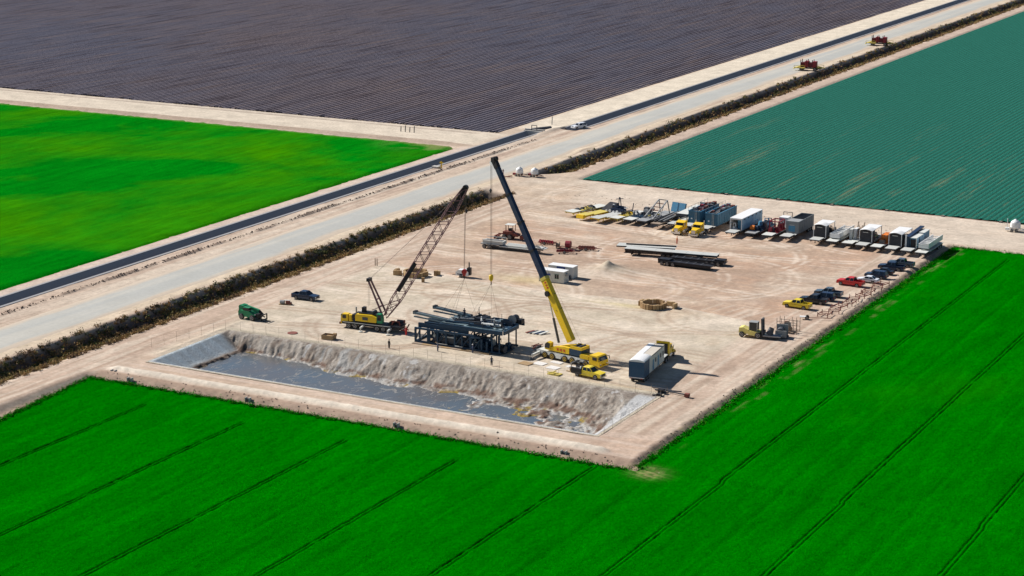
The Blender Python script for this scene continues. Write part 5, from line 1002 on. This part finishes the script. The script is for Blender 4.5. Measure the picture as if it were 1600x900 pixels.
semi('left of the two yellow truck tractors parked before the blue tanks', 2.3, 88.8, R(-92), 'yellow truck tractors'); semi('right of the two yellow truck tractors parked before the blue tanks', 6.8, 88.4, R(-90), 'yellow truck tractors')

t = trailer('trailer with long white box house open at its near end', 14.7, 86.3, R(-1), 17, 2.6, 3.4, group=GRP, deck=LGR); h = 1.5
SKY = paint((.33, .52, .64), .5, 0, .1, 'pale_blue_and_shade_panel')
t.box('roof', WHT, (-h-.05, h+.05, 3.6, 16.6, 4.0, 4.15)); t.box('floor', GRY, (-h, h, 3.6, 16.5, 1.16, 1.3)); t.box('back_wall', SKY, (-h, h, 16.4, 16.5, 1.31, 3.99)); t.box('partition', BLU2, (-.2, h-.1, 5.2, 5.3, 1.31, 3.99))
for k in range(9): t.box('side_panel', SKY, (h-.08, h+(.0 if k % 2 else .02), 3.8+k*1.4, 5.17+k*1.4, 1.31, 3.99)); t.box('side_panel', WHT, (-h, -h+.08, 3.8+k*1.4, 5.17+k*1.4, 1.31, 3.99))  # white house: shade painted pale blue on this side, sunlit side kept white
t.box('corner_post', WHT, (-h-.03, -h+.14, 3.58, 3.76, 1.3, 4.0), (h-.14, h+.04, 3.58, 3.76, 1.3, 4.0)); t.box('header', WHT, (-h+.14, h-.14, 3.58, 3.7, 3.8, 4.0))
for k in range(5): t.box('vent', DGR, (h+.02, h+.06, 5+k*2.4, 5.7+k*2.4, 3.6, 3.9))
machinery(t, 12, -1.3, .0, 3.9, 5.1, 1.31, 1.6, [WHT, CRB, OFFW], 3)
t = trailer('trailer loaded with blue pump and orange gearbox machinery', 19.2, 87.8, R(-1), 14, 2.6, 3.2, group=GRP, deck=GRY); machinery(t, 13, -1.2, 1.2, 3.6, 13.5, 1.16, 2.4, [BLU, BLU, DGR, BLU2, BLU], 11); t.cyl('gearbox', ORG, (-1.2, 3.5, 2.0), (-.2, 3.5, 2.0), .6); t.cyl('dome', BLU2, (.2, 6, 2.2), (.2, 6, 3.2), .6, .4)
t = trailer('trailer loaded with maroon steel drawworks frame', 23.5, 87.6, 0, 14, 2.6, 3.2, group=GRP, deck=OFFW); machinery(t, 14, -1.2, 1.2, 3.8, 10, 1.16, 2.0, [MARN, RUST, MARN, DGR], 8); t.beams('frame', MARN, .22, [((x, y, 1.2), (x, y, 3.7)) for x in (-1.2, 1.2) for y in (5, 8.5)]+[((-1.2, 5, 3.7), (1.2, 5, 3.7)), ((-1.2, 8.5, 3.7), (1.2, 8.5, 3.7)), ((1.2, 5, 3.7), (1.2, 8.5, 3.7)), ((-1.2, 5, 3.7), (-1.2, 8.5, 3.7))]); t.box('rear_tank', WHT, (-1.1, 1.1, 11, 13.5, 1.2, 3.6)); t.beams('arch', DGR, .12, [((-1, 13.8, 1.2), (-1, 13.8, 4.4)), ((1.2, 13.8, 1.2), (1.2, 13.8, 4.4)), ((-1, 13.8, 4.4), (1.2, 13.8, 4.4))])
t = trailer('trailer with big open-topped grey steel tank', 27.7, 88.4, 0, 16.5, 2.6, 3.4, group=GRP, deck=LGR); h = 1.6; TG = paint((.21, .235, .245), .6, 0, .25, 'grey_tank'); z1 = 4.05; y0, y1 = 5.0, 15.5
t.box('tank_wall', TG, (-h, -h+.1, y0, y1, 1.16, z1), (h-.1, h, y0, y1, 1.16, z1)); t.box('tank_end', TG, (-h+.1, h-.1, y0, y0+.1, 1.16, z1), (-h+.1, h-.1, y1-.1, y1, 1.16, z1)); t.box('top_plate', GRY, (-h+.1, h-.1, y0+.1, y0+3.4, z1-.12, z1-.02)); t.box('tank_bottom', BLK, (-h+.1, h-.1, y0+3.4, y1-.1, 2.0, 2.1))
for k in range(5): yy = y0+3.6+k*1.45; t.box('divider', DGR, (-h+.1, h-.1, yy, yy+.12, 2.1, z1-.03))
for k in range(9): yy = y0+.2+k*1.22; t.box('rib', TG, (h, h+.07, yy, yy+.1, 1.2, z1-.05))
t.box('end_hatch', BLU2, (-.9, .7, y0-.05, y0, 1.6, 3.0)); t.box('hatch_bar', OFFW, (-.7, .5, y0-.08, y0-.05, 3.1, 3.2))

def canopy_trailer(label, x, y, seed, far=7.2):
    t = trailer(label, x, y, 0, 14.5, 2.6, 3.3, group=GRP, deck=LGR); h = 1.5; z = 4.1
    n_ = 9; arc = [(-h-.05+(2*h+.1)*i/(n_-1), z+.32*math.sin(math.pi*i/(n_-1))) for i in range(n_)]
    t.add('curved_roof', MB().prism([(a_, c_) for a_, c_ in arc]+[(a_, c_-.1) for a_, c_ in arc[::-1]], 3.6, 6.4), WHT); t.box('flat_roof', WHT, (-h-.1, h+.1, 6.42, 6.42+far-2.8, z-.02, z+.1))
    t.box('screen_house', BLK, (-h+.15, h-.15, 4.0, 6.3, 1.16, z-.12))
    for k in range(9): t.box('screen_slat', DGR, (-h+.2, h-.2, 3.94, 4.0, 1.3+k*.29, 1.42+k*.29))
    t.box('sign_bar', OFFW, (-.8, .5, 3.9, 3.96, 3.55, 3.68)); t.box('side_screen', DGR, (h-.15, h-.1, 4.1, 6.2, 1.3, 3.9))
    for yy in (3.65, 6.35+far-2.9):
        for s_ in (-1, 1): t.add('roof_post', MB().beam((s_*h, yy, 1.16), (s_*h, yy, z), .14), WHT)
    machinery(t, seed, -1.2, 1.2, 6.8, 13, 1.16, 1.7, [BLK, DGR, GRN, CRB, BLK], 7); return t
canopy_trailer('trailer with white canopy over dark screens, left of three canopies', 35.1, 88.2, 41, 6.4)
def trough_trailer(label, x, y, zt_, L=13.):
    t = trailer(label, x, y, 0, 14, 2.6, 3.0, group=GRP, deck=OFFW); h = 1.2
    t.box('trough_wall', WHT, (-h, -h+.12, 2.4, L, zt_-1.0, zt_), (h-.12, h, 2.4, L, zt_-1.0, zt_+.2), (-h+.12, h-.12, 2.4, 2.55, zt_-1.0, zt_-.1)); t.box('trough_floor', OFFW, (-h+.12, h-.12, 2.55, L, zt_-.95, zt_-.85))
    for k in range(6): t.box('cross_bar', WHT, (-h+.12, h-.12, 3.5+k*1.7, 3.7+k*1.7, zt_-.2, zt_-.05))
    t.box('inner_plate', LGR, (-.7, .7, 5.0, 6.9, zt_-.4, zt_-.3), (-.5, .9, 9, 10.6, zt_-.4, zt_-.3)); return t
trough_trailer('trailer with long white ladder-like trough right of the first canopy', 39.1, 88.6, 2.7)
t = trailer('trailer with upright white hoppers and brown pipes', 43.0, 88.4, 0, 14, 2.6, 3.2, group=GRP, deck=OFFW); 
for k in range(3): t.add('hopper', MB().frust((-1.1+k*.75, -.6+k*.75, 5+k, 6.6+k), (-1.15+k*.75, -.45+k*.75, 5+k, 7+k), 1.2, 3.6), (OFFW, WHT, CRB)[k])
t.beams('pipe', CRB, .2, [((-.8, 9, 1.2), (-.6, 10, 4.6)), ((.4, 9, 1.2), (.7, 10.5, 4.4)), ((.6, 8, 3.0), (-.8, 10, 4.2))]); machinery(t, 51, -1.1, 1.1, 8, 13, 1.16, 2.0, [CRB, OFFW, BLU2, RUST], 6)
canopy_trailer('trailer with white canopy over dark screens, middle of three canopies', 46.4, 88.0, 42)
t = trailer('trailer with orange engine machinery between the canopies', 50.0, 87.8, 0, 14, 2.5, 3.2, group=GRP, deck=OFFW); machinery(t, 61, -1.2, 1.2, 5, 12, 1.16, 1.8, [ORG, BLK, CRB, ORG], 7); t.box('engine', ORG, (-.6, .9, 6.2, 8.4, 1.3, 3.0))
canopy_trailer('trailer with white canopy over dark screens, rightmost of three canopies', 53.6, 87.6, 43, 8)
t = trailer('trailer with tall dark wall and pale blue cabin near the field corner', 57.3, 87.4, 0, 16, 2.5, 3.3, group=GRP, deck=LGR); t.box('front_post', WHT, (-1.4, -1.05, 4.0, 4.3, 1.16, 4.1)); t.add('leaning_panel', MB().beam((-.9, 4.2, 3.6), (-.9, 15.5, 4.0), 1.0, .3), NAVY); t.box('dark_wall', BLU, (-1.0, -.4, 4.2, 15, 1.16, 3.5)); t.box('cabin', BLU2, (-.3, 1.2, 4.4, 9.4, 1.16, 3.45), (-.1, 1.2, 10.2, 14.4, 1.16, 3.6)); t.box('cabin_roof', OFFW, (-.4, 1.25, 4.2, 9.6, 3.46, 3.56), (-.2, 1.25, 10.1, 14.5, 3.61, 3.7)); t.box('cabin_door', DGR, (1.2, 1.23, 6.2, 6.9, 1.3, 3.1)); t.box('end_opening_shade', BLK, (-.2, 1.05, 4.35, 4.4, 1.3, 3.2)); t.box('corner_post', OFFW, (1.1, 1.27, 4.25, 4.4, 1.16, 3.45))  # black sheet on the solid cabin end stands in for shade inside
for k in range(6): t.box('side_panel', SKY, (1.2, 1.215, 4.6+k*.78+(1.0 if k > 1 else 0), 5.3+k*.78+(1.0 if k > 1 else 0), 1.4, 3.3))
trough_trailer('trailer with long white open trough, last in the back row by the green field', 60.9, 87.0, 2.9, 13.5)

# ---------------------------------------------------------------- parked cars and forklift
W_ = math.pi; g = 'vehicles parked along the right side of the yard'
vehicle('pickup', PYEL, 'parked_pickup', 'bright yellow pickup parked nearest the forklift', 'pickup', 51.9, 31.9, W_-.06, g)
vehicle('pickup', CARK, 'parked_pickup', 'black pickup parked directly behind the yellow pickup', 'pickup', 53.6, 37.2, W_-.02, g, True); vehicle('suv', CARB, 'parked_car', 'dark blue car third in the group behind the yellow pickup', 'car', 54.5, 40.6, W_+.02, g); vehicle('pickup', CARG, 'parked_pickup', 'slate blue pickup at the back of the group behind the yellow pickup', 'pickup', 54.3, 44.2, W_, g)
vehicle('pickup', RED, 'parked_pickup', 'bright red pickup parked beside the white car', 'pickup', 55.3, 55.4, W_-.08, g); vehicle('sedan', CARW, 'parked_car', 'white sedan parked behind the red pickup', 'car', 57.6, 60.0, W_, g); vehicle('suv', CARB, 'parked_car', 'large dark blue car next beyond the white sedan', 'car', 58.1, 64.4, W_-.05, g)
vehicle('sedan', CARK, 'parked_car', 'low black car between the dark blue cars', 'car', 58.2, 68.7, W_, g); vehicle('pickup', CARB, 'parked_pickup', 'dark blue pickup with chrome nose, second from the far end', 'pickup', 58.7, 73.2, W_+.03, g); vehicle('pickup', CARG, 'parked_pickup', 'slate grey pickup with open bed at the far end of the parked cars', 'pickup', 59.5, 77.4, W_, g)
vehicle('suv', CARW, 'road_car', 'white car driving on the dirt beside the road', 'car', -86.3, 209.6, R(-115))
t = T('forklift', 'large pale yellow forklift with grey mast carrying a grey slab', 'forklift', 52.0, 6.8, R(6))
t.add('counterweight', MB().prism([(-2.6, .8), (-.6, .7), (-.6, 1.5), (-1.8, 1.95), (-2.5, 1.8)], -.95, .95), PALY); t.add('body', MB().prism([(-.6, .5), (1.6, .5), (1.6, 1.25), (-.6, 1.4)], -1.0, 1.0), PALY); c = t.beams('cab_frame', GRY, .12, [((x, y, 1.3), (x, y, 3.0)) for x in (-.5, 1.0) for y in (-.7, .7)]); t.box('cab_roof', GRY, (-.6, 1.1, -.8, .8, 3.0, 3.1), parent=c); t.box('cab_glass', GLASS, (-.44, .94, -.68, .68, 1.42, 2.9), parent=c)
for wx, rr in ((-1.9, .55), (1.35, .62)):
    for s_ in (-1, 1): wheel(t, wx, s_*.95, rr, .45, RIMG)
t.beams('mast', DGR, .34, [((2.1, -.55, .3), (1.95, -.55, 3.9)), ((2.1, .55, .3), (1.95, .55, 3.9)), ((2.05, -.55, 2.0), (2.05, .55, 2.0)), ((1.96, -.55, 3.7), (1.96, .55, 3.7))]); t.beams('fork', DGR, .2, [((2.3, -.6, .45), (4.8, -.6, .4)), ((2.3, .6, .45), (4.8, .6, .4))]); t.box('carriage', DGR, (2.2, 2.35, -1.1, 1.1, .4, 1.4))
t = T('steel_slab', 'grey slab and round gear resting on the forklift forks', 'load', 55.6, 7.1, R(6), None, .55); t.box('slab', GRY, (-1.2, 2.2, -1.0, 1.0, 0, .25)); t.cyl('gear', DGR, (-.2, -.2, .26), (.2, .1, 1.6), .7, .5); t.box('block', OFFW, (-1.0, -.3, -.5, .4, .26, .6))
t = T('winch_unit', 'dark grey cylindrical winch unit on the ground beyond the forklift load', 'winch', 57.0, 8.9, .2); t.box('base', DGR, (-1.5, 1.5, -1, 1, 0, .3)); t.cyl('winch_drum', DGR, (0, -.9, 1.2), (0, .9, 1.2), .75, n=16); t.box('side_plate', GRY, (-.9, 1.3, .95, 1.1, .3, 2.4), (-.9, 1.3, -1.1, -.95, .3, 1.6))
t = T('pipe_cage', 'wire cage rack full of rusty pipe fittings behind the forklift', 'rack', 56.6, 13.2, .05); t.beams('cage_post', CRB, .08, [((x, y, 0), (x, y, 2.9)) for x in (-1.7, -.8, .8, 1.7, 2.4) for y in (-1, 1)]); t.beams('cage_rail', CRB, .07, [((-1.7, y, z), (2.4, y, z)) for y in (-1, 1) for z in (.4, 1.2, 2.2)]); machinery(t, 71, -1.6, 1.6, -.9, .9, .1, 2.4, [CRB, RUST, GRY, LGR, BLK], 6)
g = 'rusty pipe stands lying along the field edge'
for i in range(9):
    x, y = 59.1+.28*i+(.5 if i % 2 else 0), 28.5+i*3.7
    t = T('pipe_stand', '%s rusty tubular stand from the near end of the line beside the green field' % ('first second third fourth fifth sixth seventh eighth ninth'.split()[i]), 'pipe stand', x, y, .25*math.sin(i*2.1), g)
    t.beams('side_rail', RUST, .12, [((-1.1, -1.4, .55), (-1.1, 1.5, .55)), ((1.0, -1.4, .55), (1.0, 1.5, .55))])
    for k in range(3): t.add('rung', MB().beam((-1.1, -1.3+k*1.35, .55), (1.0, -1.3+k*1.35, .55), .1), RUST)
    t.beams('foot', RUST, .12, [((x_, y_, 0), (x_, y_, .95)) for x_ in (-1.1, 1.0) for y_ in (-1.3, 1.4)])
t = T('cart', 'small two-wheeled white tipped cart with long rusty drawbar', 'cart', 56.6, 24.0, .3); t.box('tray', WHT, (-1.2, .2, -.4, .4, .5, .65)); [wheel(t, .3, s_*.45, .42, .2, RIMG) for s_ in (-1, 1)]; t.beams('drawbar', RUST, .1, [((.3, 0, .4), (5, .6, .3))])

# ---------------------------------------------------------------- far things: tanks, harvest rigs, gates, fence
def nurse_tank(label, x, y, rz, group=None):
    t = T('tank_trailer', label, 'tank', x, y, rz, group); t.beams('frame', WHT if not group else RUST, .16, [((-1.8, -.8, .6), (1.6, -.8, .6)), ((-1.8, .8, .6), (1.6, .8, .6)), ((1.6, -.8, .6), (3.2, 0, .5)), ((1.6, .8, .6), (3.2, 0, .5)), ((-1.8, -.8, .6), (-1.8, .8, .6))])
    b_ = t.add('tank', MB().lathe((0, 0, .65), (0, 0, 1), [(0, .5), (.35, 1.1), (.5, 1.2), (.75, 1.2), (.8, 1.15), (.9, 1.2), (1.3, 1.2), (1.35, 1.14), (1.45, 1.18), (1.8, 1.05), (2.15, .6), (2.25, .3), (2.4, .28)], 20), WHT, smooth=True)
    for k in range(6): a = k*math.pi/3; t.add('strap', MB().beam((1.22*math.cos(a), 1.22*math.sin(a), .7), (1.16*math.cos(a), 1.16*math.sin(a), 2.2), .1), WHT, b_)
    for ax in (-.7, .3):
        for s_ in (-1, 1): wheel(t, ax, s_*1.05, .38, .24, RIMG)
    t.box('pump', MARN if group else WHT, (-2.3, -1.5, -.4, .4, .3, .9)); t.beams('rail', WHT, .07, [((-1.9, y_, .7), (-1.9, y_, 3.0)) for y_ in (-.6, .6)]+[((-1.9, -.6, 3.0), (-1.9, .6, 3.0))]) if not group else None
    return t
nurse_tank('white ribbed nurse tank trailer standing on the right-hand road', 72.6, 125.5, R(10)); nurse_tank('left of two white tanks on rusty frames by the road junction', -65.8, 131.5, R(5), 'white tanks by the junction').o.scale = (.85,)*3; nurse_tank('right of two white tanks on rusty frames by the road junction', -61.6, 132.4, R(0), 'white tanks by the junction').o.scale = (.85,)*3
t = T('rusty_scrap', 'rusty standpipe and scrap left of the white tanks', 'scrap', -69.2, 128.3); t.beams('pipe', RUST, .16, [((0, 0, 0), (0, 0, 2.2)), ((-.3, 0, 1.7), (.3, 0, 1.7)), ((0, -1, .3), (3.2, -.6, .4)), ((1, -1, .3), (2.5, .6, .5))])
def harvester(label, x, y):
    t = T('harvest_rig', label, 'harvester', x, y, R(4), 'maroon harvest rigs on the road'); t.box('platform', YEL2, (-5.0, -1.0, -2.6, .4, 1.0, 1.25), (1.5, 5.2, -.6, 1.9, 1.0, 1.25)); t.box('chassis', DGR, (-4.2, 4.6, -.9, .9, .7, .99))
    for k, xx in enumerate((-2.2, -.7, .8, 2.3)): t.box('bin', (MAR2, MARN)[k % 2], (xx-.7, xx+.65, -1.2, 1.2, 1.3, 3.0+.5*(k % 2)))
    t.beams('upright', MAR2, .24, [((xx, yy, 1.2), (xx, yy, 4.1)) for xx in (-2.9, -.6, 1.6) for yy in (-1.1, 1.1)]); t.add('conveyor', MB().beam((-5.4, -2.4, .8), (-2.2, -.6, 2.0), 1.0, .2), YEL2); t.add('conveyor', MB().beam((5.8, 1.6, .9), (2.4, .4, 1.9), 1.0, .2), YEL2)
    t.beams('rail', YEL2, .12, [((-5, -2.6, 2.0), (-1, -2.6, 2.0)), ((1.5, 1.9, 2.0), (5.2, 1.9, 2.0)), ((-5, -2.6, 1.2), (-5, -2.6, 2)), ((-1, -2.6, 1.2), (-1, -2.6, 2)), ((5.2, 1.9, 1.2), (5.2, 1.9, 2))])
    for wx in (-2.6, 2.6):
        for s_ in (-1, 1): wheel(t, wx, s_*1.3, .7, .4, RIMG)
    return t
harvester('nearer maroon and yellow harvest rig on the right edge of the road', -68.4, 368); harvester('farther maroon and yellow harvest rig on the right edge of the road', -68.5, 452)
t = T('canal_gate', 'concrete canal headwall with steel gate and handwheel at the canal end', 'gate', -96, 198.4); t.box('headwall', CONC, (-3.4, 3.4, -.3, .3, -1.8, .7)); t.beams('gate_frame', DGR, .18, [((-.9, -.4, -.5), (-.9, -.4, 1.9)), ((.9, -.4, -.5), (.9, -.4, 1.9)), ((-.9, -.4, 1.9), (.9, -.4, 1.9))]); t.cyl('culvert', DGR, (-1.2, .4, .1), (1.6, 7.5, -.1), .8, n=14)
t = T('canal_gate', 'small concrete turnout with yellow valve post beside the canal', 'gate', -92.3, 131); t.box('turnout', CONC, (-.8, 1.2, -.8, .8, -.2, .55)); t.add('valve_post', MB().beam((1.8, .2, 0), (1.8, .2, 2.0), .25).beam((1.3, .2, 1.6), (2.4, .2, 1.6), .3), YEL)
for i, (x, y, lab) in enumerate(((-132.5, 178.5, 'group of short dark standpipes by the road between the fields'), (-97, 212, 'thin pale marker post standing beyond the canal end'))):
    t = T('standpipe', lab, 'post', x, y); [t.add('pipe', MB().beam((k*1.6, 0, 0), (k*1.6, .2, 2.6 if i else 1.6+.4*(k % 2)), .2), GRY if i else DGR) for k in range(1 if i else 4)]
for k, (x, y) in enumerate(((-42.8, -70.9), (-37.0, -73.4), (-11.0, -73.3), (19.5, -73.3), (51.0, -73.0))):
    t = T('drain_box', ('concrete drain box at the left end of the pale berm', 'second small drain outlet from the left along the berm', 'drain outlet under the middle of the pond berm', 'drain outlet below the right half of the pond', 'concrete drain outlet near the right end of the berm')[k], 'drain', x, y, 0, 'drains along the berm', -.5); t.o.scale = (.7, .7, .8); t.box('wall', CONC, (-.7, -.5, -.5, .5, 0, .9), (.5, .7, -.5, .5, 0, .9)); t.box('grate', DGR, (-.49, .49, -.4, .4, .55, .62))
for i in range(7):      # low valve boxes along the teal field lip
    t = T('turnout_stub', '%s small irrigation turnout from the left on the lip below the teal field' % ('first second third fourth fifth sixth seventh'.split()[i]), 'turnout', -20+i*14.5, 133.4, 0, 'turnouts along the teal field'); t.box('stub', DGR, (-.25, .25, -.9, .9, -.1, .35)); t.box('cap', CRB, (-.35, .35, -.3, .3, .351, .5))
# chain-link fence round the pond
runs = [((-46.5, -55), (-41.8, -37.6), 6), ((-38.5, -37.2), (53.5, -37.6), 30), ((53.3, -40), (52.9, -62), 7)]
t = T('pond_fence', 'thin wire fence with slender posts around the pond', 'fence')
for (a, b_, n_) in runs:
    m = MB()
    for k in range(n_+1):
        x, y = a[0]+(b_[0]-a[0])*k/n_, a[1]+(b_[1]-a[1])*k/n_
        if 43 < x < 48 and y > -39: y -= .0
        t.add('post', MB().cyl((x, y, -.2), (x, y, 1.9), .022, n=5), CRB)
    for z in (.15, 1.0, 1.95): m.cyl((*a, z), (*b_, z), .012, n=3)
    t.add('fence_wire', m, WIRE)
# loose clods and rubble
q = np.random.RandomState(9)
def clods(name, label, n_, fx, fy, sz, mat):
    X = fx(n_); Y = fy(n_); Z = hground(X[None], Y[None])[0]; s_ = q.uniform(*sz, n_); base = np.array([(1, 0, -.3), (-.4, .9, -.3), (-.6, -.8, -.3), (.1, 0, .9), (.5, .6, .3)])
    v = (base[None]*s_[:, None, None]*q.uniform(.6, 1.3, (n_, 5, 3))+np.stack([X, Y, Z+.02], 1)[:, None, :]).reshape(-1, 3); f = []
    for k in range(n_): b5 = k*5; f += [(b5, b5+4, b5+3), (b5+4, b5+1, b5+3), (b5+1, b5+2, b5+3), (b5+2, b5, b5+3)]
    me = bpy.data.meshes.new(name); me.from_pydata(v.tolist(), [], f); me.materials.append(mat); o = link(name, me); o['kind'] = 'stuff'; o['label'] = label; o['category'] = 'rubble'
CL = paint((.30, .22, .165), .95, 0, .2, 'clod'); CL2 = paint((.20, .15, .12), .95, 0, .2, 'dark_clod')
clods('clods', 'brown clods along the yard edges', 350, lambda n_: 62.9+q.normal(0, .45, n_), lambda n_: q.uniform(-70, 98, n_), (.06, .2), CL)
clods('clods', 'dark clods on the windrow by the canal', 900, lambda n_: -88.8+q.normal(0, .45, n_), lambda n_: q.uniform(-120, 185, n_), (.08, .3), CL2)
clods('clods', 'debris and stones strewn along the back road', 160, lambda n_: q.uniform(-45, 60, n_), lambda n_: 112+q.normal(0, 4, n_), (.06, .2), CL)
clods('clods', 'clods along the pond side of the berm', 160, lambda n_: q.uniform(-45, 60, n_), lambda n_: -72.4+q.normal(0, .8, n_), (.06, .22), CL)
